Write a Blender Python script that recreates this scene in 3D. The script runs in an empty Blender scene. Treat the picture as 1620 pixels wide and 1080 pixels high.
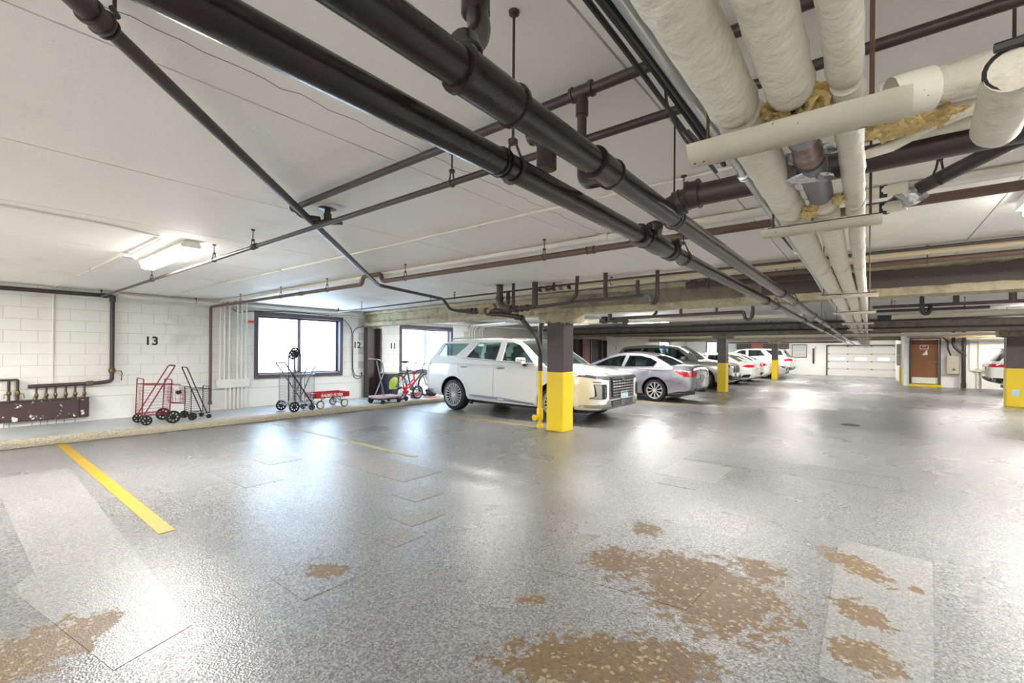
import bpy, bmesh, math, random
from math import sin, cos, pi, radians, atan2, sqrt, hypot
from mathutils import Vector, Matrix, noise as mnoise
from mathutils.bvhtree import BVHTree
random.seed(7)
S = bpy.context.scene
C = S.collection
# ---------------------------------------------------------------- camera, world, exposure
cam = bpy.data.cameras.new('camera'); cam.sensor_width = 36; cam.lens = 15.822
cam.shift_y = 15.8/1620; cam.clip_start = .02; cam.clip_end = 200
co = bpy.data.objects.new('camera', cam); C.objects.link(co); S.camera = co
co.matrix_world = Matrix.Translation((0, 0, 1.42)) @ Matrix.Rotation(radians(38.4), 4, 'Z') @ Matrix.Rotation(radians(90), 4, 'X') @ Matrix.Rotation(.0075, 4, 'Z')
S.view_settings.view_transform = 'Standard'; S.view_settings.look = 'None'
S.view_settings.gamma = 1; S.view_settings.use_curve_mapping = False
S.view_settings.exposure = 3.5
SKY = 1.5; LAMP = 3.0; WATT = 17.0
w = bpy.data.worlds.new('sky'); S.world = w; w.use_nodes = True
bg = w.node_tree.nodes['Background']; bg.inputs[0].default_value = (.56, .77, 1, 1); bg.inputs[1].default_value = SKY
S.cycles.max_bounces = 10; S.cycles.diffuse_bounces = 6; S.cycles.transparent_max_bounces = 12
S.cycles.caustics_reflective = False; S.cycles.caustics_refractive = False
CEIL = 2.5; WX = -11.2
for (y0, y1, z0, z1) in ((4.5, 6.7, .8, 2.2), (8.65, 10.8, .8, 2.15), (30.2, 32.6, 1.2, 2.2)):
    L = bpy.data.lights.new('window_portal', 'AREA'); L.shape = 'RECTANGLE'; L.size = y1-y0; L.size_y = z1-z0
    L.cycles.is_portal = True
    o = bpy.data.objects.new('window_portal', L); C.objects.link(o); o.location = (WX-.16, (y0+y1)/2, (z0+z1)/2)
    o.rotation_euler = (radians(90), 0, radians(-90))

# ---------------------------------------------------------------- materials
def nd(t, ty, **k):
    n = t.nodes.new(ty)
    for a, b in k.items(): setattr(n, a, b)
    return n
def lin(c):
    return tuple(((x/12.92) if x <= .04045 else ((x+.055)/1.055)**2.4) for x in c)
MC = {}
def M(name, col, rough=.5, metal=0, var=.12, vs=6, bump=0, bs=60, coat=0, dirt=None, spec=.5, srgb=True, pos=False):
    """procedural material: base colour (sRGB) with noise variation, fine bump, optional second colour in stains"""
    if name in MC: return MC[name]
    m = bpy.data.materials.new(name); m.use_nodes = True; t = m.node_tree; b = t.nodes['Principled BSDF']
    c = lin(col) if srgb else col
    tc = nd(t, 'ShaderNodeTexCoord'); OC = nd(t, 'ShaderNodeNewGeometry').outputs['Position'] if pos else tc.outputs['Object']
    n = nd(t, 'ShaderNodeTexNoise'); n.inputs['Scale'].default_value = vs; n.inputs['Detail'].default_value = 5
    t.links.new(OC, n.inputs['Vector'])
    mx = nd(t, 'ShaderNodeMix', data_type='RGBA')
    mx.inputs[6].default_value = (*[x*(1-var) for x in c], 1); mx.inputs[7].default_value = (*[min(1, x*(1+var)) for x in c], 1)
    t.links.new(n.outputs[0], mx.inputs[0]); out = mx.outputs[2]
    if dirt:
        dc, lo, hi, ds = dirt
        n2 = nd(t, 'ShaderNodeTexNoise'); n2.inputs['Scale'].default_value = ds; n2.inputs['Detail'].default_value = 7; n2.inputs['Roughness'].default_value = .65
        t.links.new(OC, n2.inputs['Vector'])
        r = nd(t, 'ShaderNodeMapRange'); r.inputs[1].default_value = lo; r.inputs[2].default_value = hi
        t.links.new(n2.outputs[0], r.inputs[0])
        m2 = nd(t, 'ShaderNodeMix', data_type='RGBA'); m2.inputs[7].default_value = (*lin(dc), 1)
        t.links.new(r.outputs[0], m2.inputs[0]); t.links.new(out, m2.inputs[6]); out = m2.outputs[2]
    t.links.new(out, b.inputs['Base Color'])
    b.inputs['Roughness'].default_value = rough; b.inputs['Metallic'].default_value = metal; b.inputs['Specular IOR Level'].default_value = spec
    if coat: b.inputs['Coat Weight'].default_value = coat; b.inputs['Coat Roughness'].default_value = .05
    if bump:
        n3 = nd(t, 'ShaderNodeTexNoise'); n3.inputs['Scale'].default_value = bs; n3.inputs['Detail'].default_value = 4
        t.links.new(OC, n3.inputs['Vector'])
        bp = nd(t, 'ShaderNodeBump'); bp.inputs['Strength'].default_value = bump; bp.inputs['Distance'].default_value = .02
        t.links.new(n3.outputs[0], bp.inputs['Height']); t.links.new(bp.outputs[0], b.inputs['Normal'])
    MC[name] = m; return m
def emit(name, col, st):
    m = bpy.data.materials.new(name); m.use_nodes = True; b = m.node_tree.nodes['Principled BSDF']
    b.inputs['Base Color'].default_value = (.8, .8, .8, 1); b.inputs['Emission Color'].default_value = (*col, 1); b.inputs['Emission Strength'].default_value = st
    return m
def glassy(name, tint, clear, rough=.02):
    m = bpy.data.materials.new(name); m.use_nodes = True; t = m.node_tree; t.nodes.clear()
    out = nd(t, 'ShaderNodeOutputMaterial'); tr = nd(t, 'ShaderNodeBsdfTransparent'); gl = nd(t, 'ShaderNodeBsdfGlossy'); lw = nd(t, 'ShaderNodeLayerWeight'); pw = nd(t, 'ShaderNodeMath', operation='POWER'); fr = nd(t, 'ShaderNodeMath', operation='MULTIPLY_ADD'); mx = nd(t, 'ShaderNodeMixShader')
    tr.inputs[0].default_value = (*[x*clear for x in tint], 1); gl.inputs['Roughness'].default_value = rough; lw.inputs[0].default_value = .5; pw.inputs[1].default_value = 4; fr.inputs[1].default_value = .9; fr.inputs[2].default_value = .05
    t.links.new(lw.outputs['Facing'], pw.inputs[0]); t.links.new(pw.outputs[0], fr.inputs[0])
    t.links.new(fr.outputs[0], mx.inputs[0]); t.links.new(tr.outputs[0], mx.inputs[1]); t.links.new(gl.outputs[0], mx.inputs[2]); t.links.new(mx.outputs[0], out.inputs[0])
    return m

white_wall = M('white_wall_paint', (.915, .915, .90), .55, var=.04, vs=2, bump=.12, bs=90, dirt=((.76, .735, .69), .58, .9, 1.1), pos=True)
mortar = M('block_joint', (.80, .785, .75), .8, pos=True)
ceil_paint = M('ceiling_paint', (.95, .94, .92), .6, var=.05, vs=.9, bump=.10, bs=45, dirt=((.70, .67, .63), .55, .95, .6))
ceil_gap = M('ceiling_joint', (.45, .42, .38), .8)
black_iron = M('black_iron_pipe', (.19, .16, .155), .24, metal=.2, var=.25, vs=9, bump=.05, bs=120, spec=.6)
dark_pipe = M('dark_brown_pipe', (.24, .205, .20), .38, var=.25, vs=9, bump=.04, bs=120)
brown_pipe = M('brown_painted_pipe', (.40, .305, .26), .42, var=.15, vs=8, bump=.03)
white_pipe = M('white_painted_pipe', (.87, .84, .765), .4, var=.05, vs=5, dirt=((.62, .55, .45), .6, .9, 3))
insul = M('insulation_jacket', (.92, .90, .845), .55, var=.08, vs=6, bump=.7, bs=20, dirt=((.64, .54, .38), .56, .84, 4.5))
insul_edge = M('insulation_shell', (.90, .88, .83), .55, var=.05, vs=7, bump=.1, bs=30, dirt=((.2, .18, .17), .645, .665, 30))
fibre = M('yellow_fibreglass', (.86, .77, .55), .9, var=.3, vs=14, bump=.8, bs=40, dirt=((.5, .36, .18), .55, .75, 12))
foil = M('torn_foil', (.75, .76, .79), .25, metal=.9, var=.2, vs=12, bump=.5, bs=25)
copper = M('aged_copper', (.50, .36, .30), .4, metal=.5, var=.25, vs=12, dirt=((.55, .55, .54), .5, .65, 14))
grey_pipe = M('grey_pipe', (.40, .40, .43), .4, var=.1)
emt = M('galvanised_conduit', (.72, .74, .74), .3, metal=.8, var=.1, vs=12)
cable_m = M('black_cable', (.10, .10, .12), .45)
conduit_w = M('white_conduit_paint', (.90, .89, .86), .4, var=.05, vs=5)
cream_pipe = M('cream_painted_pipe', (.80, .745, .62), .4, var=.06, vs=5, dirt=((.55, .48, .38), .6, .9, 3))
brass = M('brass', (.46, .39, .25), .35, metal=.7, var=.2)
steel_paint = M('brown_column_paint', (.31, .265, .265), .42, var=.12, vs=4, bump=.05, bs=70)
yellow = M('yellow_safety_paint', (.93, .80, .16), .42, var=.05, vs=5, bump=.05, bs=60, dirt=((.6, .48, .12), .72, .76, 9))
line_yellow = M('yellow_line_paint', (.62, .50, .13), .5, var=.08, vs=8, bump=.25, bs=150)
line_worn = M('worn_line_paint', (.56, .53, .37), .45, var=.08, vs=8, bump=.2, bs=150)
fuzz = M('sprayed_fireproofing', (.73, .69, .58), .95, var=.25, vs=14, bump=1, bs=45, dirt=((.50, .45, .36), .5, .8, 5))
fuzz_grey = M('grey_fireproofing', (.60, .57, .51), .95, var=.25, vs=14, bump=1, bs=45, dirt=((.40, .37, .33), .48, .8, 6))
web_brown = M('beam_web_paint', (.36, .31, .29), .6, var=.25, vs=5, bump=.2, bs=50)
frame_dark = M('window_frame', (.36, .31, .34), .4, var=.1)
alu = M('aluminium', (.70, .72, .75), .35, metal=.8)
rubber = M('black_rubber', (.09, .09, .10), .6, var=.2, vs=20)
plastic_black = M('black_plastic', (.10, .10, .11), .4)
chrome = M('chrome', (.82, .82, .84), .12, metal=1, var=.03)
silver_wire = M('zinc_wire', (.70, .72, .75), .3, metal=.8)
red_paint = M('red_enamel', (.72, .10, .16), .3, var=.08, coat=.5)
dark_red = M('dark_red_wire', (.48, .10, .15), .4)
black_wire = M('black_wire', (.09, .10, .12), .4)
white_plastic = M('white_plastic', (.90, .90, .88), .35)
black_ink = M('black_stencil', (.10, .10, .10), .6)
white_ink = M('white_print', (.93, .92, .90), .5)
car_white = M('white_pearl_paint', (.89, .895, .89), .22, var=.01, coat=1)
car_silver = M('silver_grey_paint', (.62, .62, .665), .26, metal=.55, var=.03, coat=1)
car_grey = M('champagne_grey_paint', (.74, .73, .715), .24, metal=.35, var=.02, coat=1)
car_white2 = M('cool_white_paint', (.90, .90, .885), .25, var=.01, coat=1)
car_glass = glassy('car_glass', (.55, .72, .70), .62)
dark_glass = glassy('privacy_glass', (.42, .55, .56), .5)
pane_glass = glassy('window_pane', (1, 1, 1), .96)
tail_red = M('red_lens', (.80, .06, .16), .12, coat=1)
lens_grey = M('headlamp_lens', (.42, .43, .46), .1, metal=.4, coat=1)
seat_m = M('grey_upholstery', (.40, .40, .42), .8)
headliner = M('car_headliner', (.50, .50, .49), .9)
satin = M('satin_silver', (.64, .64, .63), .3, metal=.7)
gunmetal = M('gunmetal_trim', (.40, .41, .43), .35, metal=.5)
sill_grey = M('grey_sill_trim', (.55, .60, .68), .35, metal=.3)
wood = M('brown_wood_door', (.52, .32, .15), .4, var=.2, vs=3, bump=.03)
panel_white = M('white_enamel_panel', (.90, .90, .885), .4, var=.02)
beige_box = M('beige_steel_box', (.76, .73, .65), .45)
plate_blue = M('licence_plate', (.80, .86, .90), .4, dirt=((.25, .42, .62), .55, .6, 30))
pale_glow = emit('daylight_glow', (.80, .90, 1), .3)  # panes emit a pale glow in place of daylight from outside
lamp_glow = emit('lamp_diffuser', (1, .975, .94), LAMP)
agg = M('exposed_aggregate', (.62, .59, .52), .8, var=.2, vs=30)
walk_m = M('walkway_paint', (.70, .72, .73), .38, var=.10, vs=3, bump=.12, bs=70, dirt=((.50, .49, .46), .55, .8, 1.5))

def voro_layer(t, vec, scale, stops):
    v = nd(t, 'ShaderNodeTexVoronoi'); v.inputs['Scale'].default_value = scale; t.links.new(vec, v.inputs['Vector'])
    s = nd(t, 'ShaderNodeSeparateColor'); t.links.new(v.outputs['Color'], s.inputs[0])
    r = nd(t, 'ShaderNodeValToRGB'); r.color_ramp.interpolation = 'CONSTANT'
    el = r.color_ramp.elements
    while len(el) > 1: el.remove(el[-1])
    el[0].position = 0; el[0].color = (*lin(stops[0][1]), 1)
    for p, c in stops[1:]:
        e = el.new(p); e.color = (*lin(c), 1)
    t.links.new(s.outputs[0], r.inputs[0]); return r.outputs[0], v
FL = [(0, (0.537, 0.537, 0.526)), (.26, (0.452, 0.452, 0.448)), (.48, (0.368, 0.378, 0.403)), (.64, (0.424, 0.399, 0.364)), (.76, (0.296, 0.311, 0.339)), (.87, (0.240, 0.240, 0.261)), (.93, (0.594, 0.594, 0.580))]
# worn places: centre x, y, half sizes, turn
WORN = [(-.74,2.83,.40,.46,.7),(-.95,2.96,.25,.30,.7),(-1.31,2.85,.22,.21,.69),(-1.39,3.51,.11,.14,.66),(-.99,1.86,.44,.2,.69),(-.71,2.06,.22,.19,.66),(-1.5,2.1,.08,.05,.69),(-3.04,.25,.22,.27,.69),(-3.1,.45,.12,.16,.61),(-.07,3.81,.11,.26,.72),(-.02,3.13,.12,.16,.67),(-.01,2.69,.13,.15,.69),(.23,3.65,.05,.05,.64),(-2.73,1.53,.13,.10,.66),(-.56,3.34,.14,.16,.66),(-4.28,3.38,.14,.1,.68),(-2.81,2.16,.08,.06,.73)]
def floor_mat(name, mix, tone, rough, worn):
    m = bpy.data.materials.new(name); m.use_nodes = True; t = m.node_tree; b = t.nodes['Principled BSDF']
    tc = nd(t, 'ShaderNodeTexCoord'); V = tc.outputs['Object']
    fl, v = voro_layer(t, V, 105, FL)
    big = nd(t, 'ShaderNodeTexNoise'); big.inputs['Scale'].default_value = .55; big.inputs['Detail'].default_value = 6; t.links.new(V, big.inputs['Vector'])
    base = nd(t, 'ShaderNodeMix', data_type='RGBA'); base.inputs[6].default_value = (*lin([x*.93 for x in tone]), 1); base.inputs[7].default_value = (*lin([min(1, x*1.06) for x in tone]), 1)
    t.links.new(big.outputs[0], base.inputs[0])
    mx = nd(t, 'ShaderNodeMix', data_type='RGBA'); mx.inputs[0].default_value = mix
    t.links.new(base.outputs[2], mx.inputs[6]); t.links.new(fl, mx.inputs[7]); out = mx.outputs[2]
    rr = nd(t, 'ShaderNodeMapRange'); rr.inputs[1].default_value = .3; rr.inputs[2].default_value = .7; rr.inputs[3].default_value = rough-.06; rr.inputs[4].default_value = rough+.08
    t.links.new(big.outputs[0], rr.inputs[0]); rout = rr.outputs[0]
    hgt = v.outputs['Distance']
    # tyre smudges
    sm = nd(t, 'ShaderNodeTexNoise'); sm.inputs['Scale'].default_value = 2.3; sm.inputs['Detail'].default_value = 8; sm.inputs['Roughness'].default_value = .7; t.links.new(V, sm.inputs['Vector'])
    sr = nd(t, 'ShaderNodeMapRange'); sr.inputs[1].default_value = .58; sr.inputs[2].default_value = 1.1; t.links.new(sm.outputs[0], sr.inputs[0])
    m3 = nd(t, 'ShaderNodeMix', data_type='RGBA'); m3.inputs[7].default_value = (*lin((.30, .295, .29)), 1); t.links.new(sr.outputs[0], m3.inputs[0]); t.links.new(out, m3.inputs[6]); out = m3.outputs[2]
    if worn:
        nz = nd(t, 'ShaderNodeTexNoise'); nz.inputs['Scale'].default_value = 13; nz.inputs['Detail'].default_value = 6; nz.inputs['Roughness'].default_value = .7; t.links.new(V, nz.inputs['Vector'])
        mask = None
        for (x, y, rx, ry, a) in WORN:
            mp = nd(t, 'ShaderNodeMapping', vector_type='TEXTURE'); mp.inputs['Location'].default_value = (x, y, 0); mp.inputs['Rotation'].default_value = (0, 0, a); mp.inputs['Scale'].default_value = (rx, ry, 1)
            t.links.new(V, mp.inputs[0])
            ln = nd(t, 'ShaderNodeVectorMath', operation='LENGTH'); t.links.new(mp.outputs[0], ln.inputs[0])
            if mask is None: mask = ln.outputs['Value']
            else:
                mn = nd(t, 'ShaderNodeMath', operation='MINIMUM'); t.links.new(mask, mn.inputs[0]); t.links.new(ln.outputs['Value'], mn.inputs[1]); mask = mn.outputs[0]
        ad = nd(t, 'ShaderNodeMath', operation='MULTIPLY_ADD'); ad.inputs[1].default_value = 3.6; t.links.new(nz.outputs[0], ad.inputs[0]); t.links.new(mask, ad.inputs[2])
        mr = nd(t, 'ShaderNodeMapRange'); mr.inputs[1].default_value = 2.70; mr.inputs[2].default_value = 2.80; mr.inputs[3].default_value = 1; mr.inputs[4].default_value = 0; t.links.new(ad.outputs[0], mr.inputs[0])
        wc, wv = voro_layer(t, V, 58, [(0, (.41, .33, .225)), (.45, (.35, .275, .185)), (.72, (.45, .365, .26)), (.92, (.64, .58, .47))])
        wm = nd(t, 'ShaderNodeMix', data_type='RGBA'); wm.inputs[0].default_value = .62; wm.inputs[6].default_value = (*lin((.38, .315, .225)), 1); t.links.new(wc, wm.inputs[7])
        m4 = nd(t, 'ShaderNodeMix', data_type='RGBA'); t.links.new(mr.outputs[0], m4.inputs[0]); t.links.new(out, m4.inputs[6]); t.links.new(wm.outputs[2], m4.inputs[7]); out = m4.outputs[2]
        m5 = nd(t, 'ShaderNodeMath', operation='MULTIPLY_ADD'); m5.inputs[1].default_value = .22; t.links.new(mr.outputs[0], m5.inputs[0]); t.links.new(rout, m5.inputs[2]); rout = m5.outputs[0]
        m6 = nd(t, 'ShaderNodeMath', operation='SUBTRACT'); t.links.new(hgt, m6.inputs[0]); t.links.new(mr.outputs[0], m6.inputs[1]); hgt = m6.outputs[0]
    t.links.new(out, b.inputs['Base Color']); t.links.new(rout, b.inputs['Roughness'])
    bp = nd(t, 'ShaderNodeBump'); bp.inputs['Strength'].default_value = .35; bp.inputs['Distance'].default_value = .004
    t.links.new(hgt, bp.inputs['Height'])
    wv2 = nd(t, 'ShaderNodeTexNoise'); wv2.inputs['Scale'].default_value = 5; wv2.inputs['Detail'].default_value = 3; t.links.new(V, wv2.inputs['Vector'])
    bp2 = nd(t, 'ShaderNodeBump'); bp2.inputs['Strength'].default_value = .05; bp2.inputs['Distance'].default_value = .02
    t.links.new(wv2.outputs[0], bp2.inputs['Height']); t.links.new(bp.outputs[0], bp2.inputs['Normal']); t.links.new(bp2.outputs[0], b.inputs['Normal'])
    return m
floor_m = floor_mat('flake_epoxy_floor', .72, (.455, .455, .45), .28, True)
patch_light = floor_mat('light_floor_patch', .60, (.585, .585, .57), .30, True)
patch_dark = floor_mat('dark_floor_patch', .80, (.43, .435, .45), .34, True)
patch_brown = floor_mat('brown_floor_patch', .66, (.50, .45, .40), .36, False)

# ---------------------------------------------------------------- mesh helpers
class MB:
    def __init__(s): s.bm = bmesh.new()
    def box(s, c, d, rot=None, bev=0, seg=1):
        r = bmesh.ops.create_cube(s.bm, size=1); vs = r['verts']
        mt = Matrix.Translation(c) @ (rot.to_4x4() if rot else Matrix()) @ Matrix.Diagonal((*d, 1))
        bmesh.ops.transform(s.bm, matrix=mt, verts=vs)
        if bev:
            es = list({e for v in vs for e in v.link_edges})
            bmesh.ops.bevel(s.bm, geom=es, offset=bev, segments=seg, affect='EDGES', profile=.6)
        return s
    def bb(s, x0, x1, y0, y1, z0, z1, bev=0, seg=1):
        return s.box(((x0+x1)/2, (y0+y1)/2, (z0+z1)/2), (abs(x1-x0), abs(y1-y0), abs(z1-z0)), None, bev, seg)
    def ring(s, c, t, n, r, up=None):
        t = t.normalized(); u = up - t*up.dot(t) if up else t.orthogonal()
        u.normalize(); v = t.cross(u)
        return [s.bm.verts.new(c + (u*cos(2*pi*i/n)+v*sin(2*pi*i/n))*r) for i in range(n)], u
    def tube(s, pts, r, n=10, caps=True, closed=False, jit=None):
        pts = [Vector(p) for p in pts]; rr = r if isinstance(r, (list, tuple)) else [r]*len(pts)
        N = len(pts); u = None; rings = []
        for i, p in enumerate(pts):
            a = pts[i-1] if (i > 0 or closed) else p; b = pts[(i+1) % N] if (i < N-1 or closed) else p
            t = b-a
            if t.length < 1e-9: t = Vector((0, 0, 1))
            q, u = s.ring(p, t, n, rr[i], u)
            if jit:
                for v in q: v.co += (v.co-p).normalized()*jit(v.co)
            rings.append(q)
        for i in range(N if closed else N-1):
            A, B = rings[i], rings[(i+1) % N]
            for k in range(n): s.bm.faces.new((A[k], A[(k+1) % n], B[(k+1) % n], B[k]))
        if caps and not closed:
            s.bm.faces.new(rings[0][::-1]); s.bm.faces.new(rings[-1])
        return s
    def cyl(s, a, b, r, n=16): return s.tube([a, b], r, n)
    def lathe(s, c, ax, prof, n=24, caps=True):
        """profile [(distance along axis, radius)...] turned about axis"""
        c = Vector(c); ax = Vector(ax).normalized(); u = ax.orthogonal().normalized(); v = ax.cross(u); R = []
        for d, r in prof: R.append([s.bm.verts.new(c+ax*d+(u*cos(2*pi*i/n)+v*sin(2*pi*i/n))*max(r, 1e-4)) for i in range(n)])
        for A, B in zip(R, R[1:]):
            for k in range(n): s.bm.faces.new((A[k], A[(k+1) % n], B[(k+1) % n], B[k]))
        if caps: s.bm.faces.new(R[0][::-1]); s.bm.faces.new(R[-1])
        return s
    def torus(s, c, ax, R, r, n=28, k=8):
        c = Vector(c); ax = Vector(ax).normalized(); u = ax.orthogonal().normalized(); v = ax.cross(u)
        return s.tube([c+(u*cos(2*pi*i/n)+v*sin(2*pi*i/n))*R for i in range(n)], r, k, closed=True)
    def ball(s, c, r, sub=2, jit=0, sc=(1, 1, 1)):
        q = bmesh.ops.create_icosphere(s.bm, subdivisions=sub, radius=1)['verts']; c = Vector(c)
        for v in q:
            f = 1+jit*mnoise.noise(v.co*2.3+c*31)
            v.co = Vector((v.co.x*sc[0], v.co.y*sc[1], v.co.z*sc[2]))*r*f+c
        return s
    def flat(s, outer, holes, fn, thick, nrm=None, sub=0):
        """2D outline with holes -> slab; fn maps (u, v) to a point, nrm gives the back direction"""
        b = bmesh.new(); es = []
        for lp in [outer]+list(holes):
            vs = [b.verts.new((p[0], p[1], 0)) for p in lp]
            es += [b.edges.new((vs[i], vs[(i+1) % len(vs)])) for i in range(len(vs))]
        bmesh.ops.triangle_fill(b, edges=es, use_beauty=True)
        if sub:
            for _ in range(4):
                le = [e for e in b.edges if e.calc_length() > sub]
                if not le: break
                bmesh.ops.subdivide_edges(b, edges=le, cuts=1)
                bmesh.ops.triangulate(b, faces=b.faces[:])
        b.verts.ensure_lookup_table(); b.verts.index_update()
        f1 = []; f2 = []
        for v in b.verts:
            p, q = fn(v.co.x, v.co.y)
            f1.append(s.bm.verts.new(p)); f2.append(s.bm.verts.new(Vector(p)+Vector(q)*thick))
        for f in b.faces:
            ix = [v.index for v in f.verts]
            s.bm.faces.new([f1[i] for i in ix]); s.bm.faces.new([f2[i] for i in ix][::-1])
        for e in b.edges:
            if len(e.link_faces) == 1:
                i, j = e.verts[0].index, e.verts[1].index
                s.bm.faces.new((f1[i], f1[j], f2[j], f2[i]))
        b.free(); bmesh.ops.recalc_face_normals(s.bm, faces=s.bm.faces[:]); return s
    def mesh(s, name, mat, sharp=38):
        bmesh.ops.recalc_face_normals(s.bm, faces=s.bm.faces[:])
        me = bpy.data.meshes.new(name); s.bm.to_mesh(me); s.bm.free()
        me.polygons.foreach_set('use_smooth', [True]*len(me.polygons)); me.set_sharp_from_angle(angle=radians(sharp))
        for m in (mat if isinstance(mat, (list, tuple)) else [mat]): me.materials.append(m)
        return me
    def build(s, name, mat, parent=None, world=False, kind=None, label=None, sharp=38):
        if parent is not None and world:
            o = org(parent); bmesh.ops.translate(s.bm, verts=s.bm.verts[:], vec=-o)
        ob = bpy.data.objects.new(name, s.mesh(name, mat, sharp)); C.objects.link(ob)
        if parent is not None: ob.parent = parent
        if kind: ob['kind'] = kind
        if label: ob['label'] = label
        return ob
def org(o):
    v = Vector((0, 0, 0))
    while o: v += o.location; o = o.parent
    return v
def tag(o, label, cat, group=None):
    o['label'] = label; o['category'] = cat
    if group: o['group'] = group
    return o
def thing(name, label, cat, loc=(0, 0, 0), rz=0, group=None):
    o = bpy.data.objects.new(name, None); C.objects.link(o); o.location = loc; o.rotation_euler = (0, 0, rz)
    return tag(o, label, cat, group)
def copy_tree(o, parent=None):
    c = o.copy(); C.objects.link(c)
    if parent: c.parent = parent
    for ch in list(o.children): copy_tree(ch, c)
    return c
def fillet(pts, rad, n=5):
    pts = [Vector(p) for p in pts]
    if rad <= 0 or len(pts) < 3: return pts
    out = [pts[0]]
    for a, b, c in zip(pts, pts[1:], pts[2:]):
        d1 = (a-b); d2 = (c-b); k = min(rad, d1.length*.45, d2.length*.45)
        p0 = b+d1.normalized()*k; p1 = b+d2.normalized()*k
        for i in range(n+1):
            t = i/n; out.append(p0*(1-t)**2+b*2*t*(1-t)+p1*t*t)
    out.append(pts[-1]); return out
def struct(o): o['kind'] = 'structure'; return o
def ngon(n, r, cx=0, cy=0, ph=0): return [(cx+r*cos(2*pi*i/n+ph), cy+r*sin(2*pi*i/n+ph)) for i in range(n)]
FONT_CACHE = {}
def letters(txt, size, ext=.002, shear=0, bold=0):
    """flat lettering as a bmesh in its own xy plane, centred"""
    cu = bpy.data.curves.new('lettering', 'FONT'); cu.body = txt; cu.size = size; cu.extrude = ext; cu.align_x = 'CENTER'; cu.align_y = 'CENTER'; cu.shear = shear; cu.offset = bold; cu.resolution_u = 3
    ob = bpy.data.objects.new('lettering', cu); C.objects.link(ob)
    dg = bpy.context.evaluated_depsgraph_get(); me = bpy.data.meshes.new_from_object(ob.evaluated_get(dg))
    bpy.data.objects.remove(ob); bpy.data.curves.remove(cu)
    b = MB(); b.bm.from_mesh(me); bpy.data.meshes.remove(me); return b
def put(b, mt): bmesh.ops.transform(b.bm, matrix=mt, verts=b.bm.verts[:]); return b
# ---------------------------------------------------------------- floor and walkway
X0, X1, Y0, Y1 = WX, 9.5, -4.5, 36.2
fl = struct(MB().bb(X0-.3, X1+.3, Y0-.3, Y1+.3, -.12, 0).build('floor', floor_m))
def patch(pts, m, th=.0025):
    b = MB(); b.flat(pts, [], lambda u, v: ((u, v, th), (0, 0, -1)), th+.002); return b.build('floor_patch', m, fl)
def rect(x0, x1, y0, y1): return [(x0, y0), (x1, y0), (x1, y1), (x0, y1)]
patch([(-7.4, .37), (-7.4, .93), (-2.72, .80), (-2.60, .47), (-3.94, .25), (-4.12, .36), (-6.62, .34)], patch_light)
patch(rect(-2.96, -2.5, 1.27, 1.7), patch_dark)
patch(rect(-7.5, -5.76, 2.48, 2.9), patch_dark, .002)
patch(rect(-6.1, -5.0, 1.92, 2.32), patch_dark, .002)
patch(rect(-5.35, -3.93, 3.08, 3.65), patch_brown)
patch(rect(-3.68, -3.32, 2.75, 3.1), patch_brown)
patch(rect(-3.2, -2.88, 2.35, 2.71), patch_brown)
patch(rect(-2.95, -2.67, 2.02, 2.30), patch_brown, .002)
patch(rect(-1.94, .30, 6.17, 6.88), patch_dark, .002)
patch(rect(-1.8, -1.4, 4.83, 5.12), patch_dark, .003)
patch(rect(-1.95, -1.3, 5.2, 6.06), patch_light, .002)
patch([(-.17, 2.4), (.21, 2.4), (.35, 4.2), (-.12, 4.27), (-.17, 4.1)], patch_light, .003)
patch(rect(-3.07, -2.62, 5.0, 5.5), patch_dark, .002)
patch([(-1.65, 2.45), (-.78, 2.55), (-.7, 3.8), (-1.58, 3.76)], patch_dark, .002)
patch(rect(-6.52, -6.09, 4.05, 4.52), patch_dark, .002)
patch(rect(-4.1, -3.8, 4.9, 5.15), patch_dark, .002)
def pline(x0, x1, y, wd, m, t=.004, nm='painted_line'):
    MB().bb(x0, x1, y-wd/2, y+wd/2, -.001, t).build(nm, m, fl)
pline(-9.34, -4.25, 1.08, .105, line_yellow, .005)
pline(-9.1, -4.75, 3.93, .08, line_worn)
pline(-9.1, -7.7, 6.97, .07, line_worn); pline(-7.7, -4.6, 6.95, .07, line_yellow)
pline(-9.1, -4.0, 12.3, .09, line_worn); pline(-5.6, -3.4, 12.62, .08, line_yellow); pline(-5.6, -3.6, 9.85, .08, line_worn)
MB().lathe((-.28, 11.28, -.001), (0, 0, 1), [(0, .16), (.006, .16), (.006, .13), (.003, .12)], 20).build('drain_cover', M('cast_iron_drain', (.16, .16, .16), .5), fl)
# raised walkway with an exposed aggregate kerb (its pebbles joined: nobody could count them)
kerb = struct(MB().bb(-9.62, -9.36, -2, 36, 0, .10, .025, 2).build('trim_1', agg))
b = MB(); rnd = random.Random(3)
for i in range(2600):
    y = .3+rnd.random()**1.6*9; 
    if rnd.random() < .6: p = (-9.60+.23*rnd.random(), y, .1)
    else: p = (-9.36, y, .015+.075*rnd.random())
    r = .006+.006*rnd.random(); q = bmesh.ops.create_icosphere(b.bm, subdivisions=1, radius=r)['verts']
    bmesh.ops.transform(b.bm, matrix=Matrix.Translation(p) @ Matrix.Rotation(rnd.random()*6, 4, 'Z') @ Matrix.Diagonal((1, 1.5, .7, 1)), verts=q)
b.build('pebbles', M('kerb_pebbles', (.70, .67, .60), .7, var=.35, vs=40), kerb, kind='stuff')
struct(MB().bb(WX-.02, -9.62, -2, 36, 0, .097).build('trim_2', walk_m))

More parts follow.
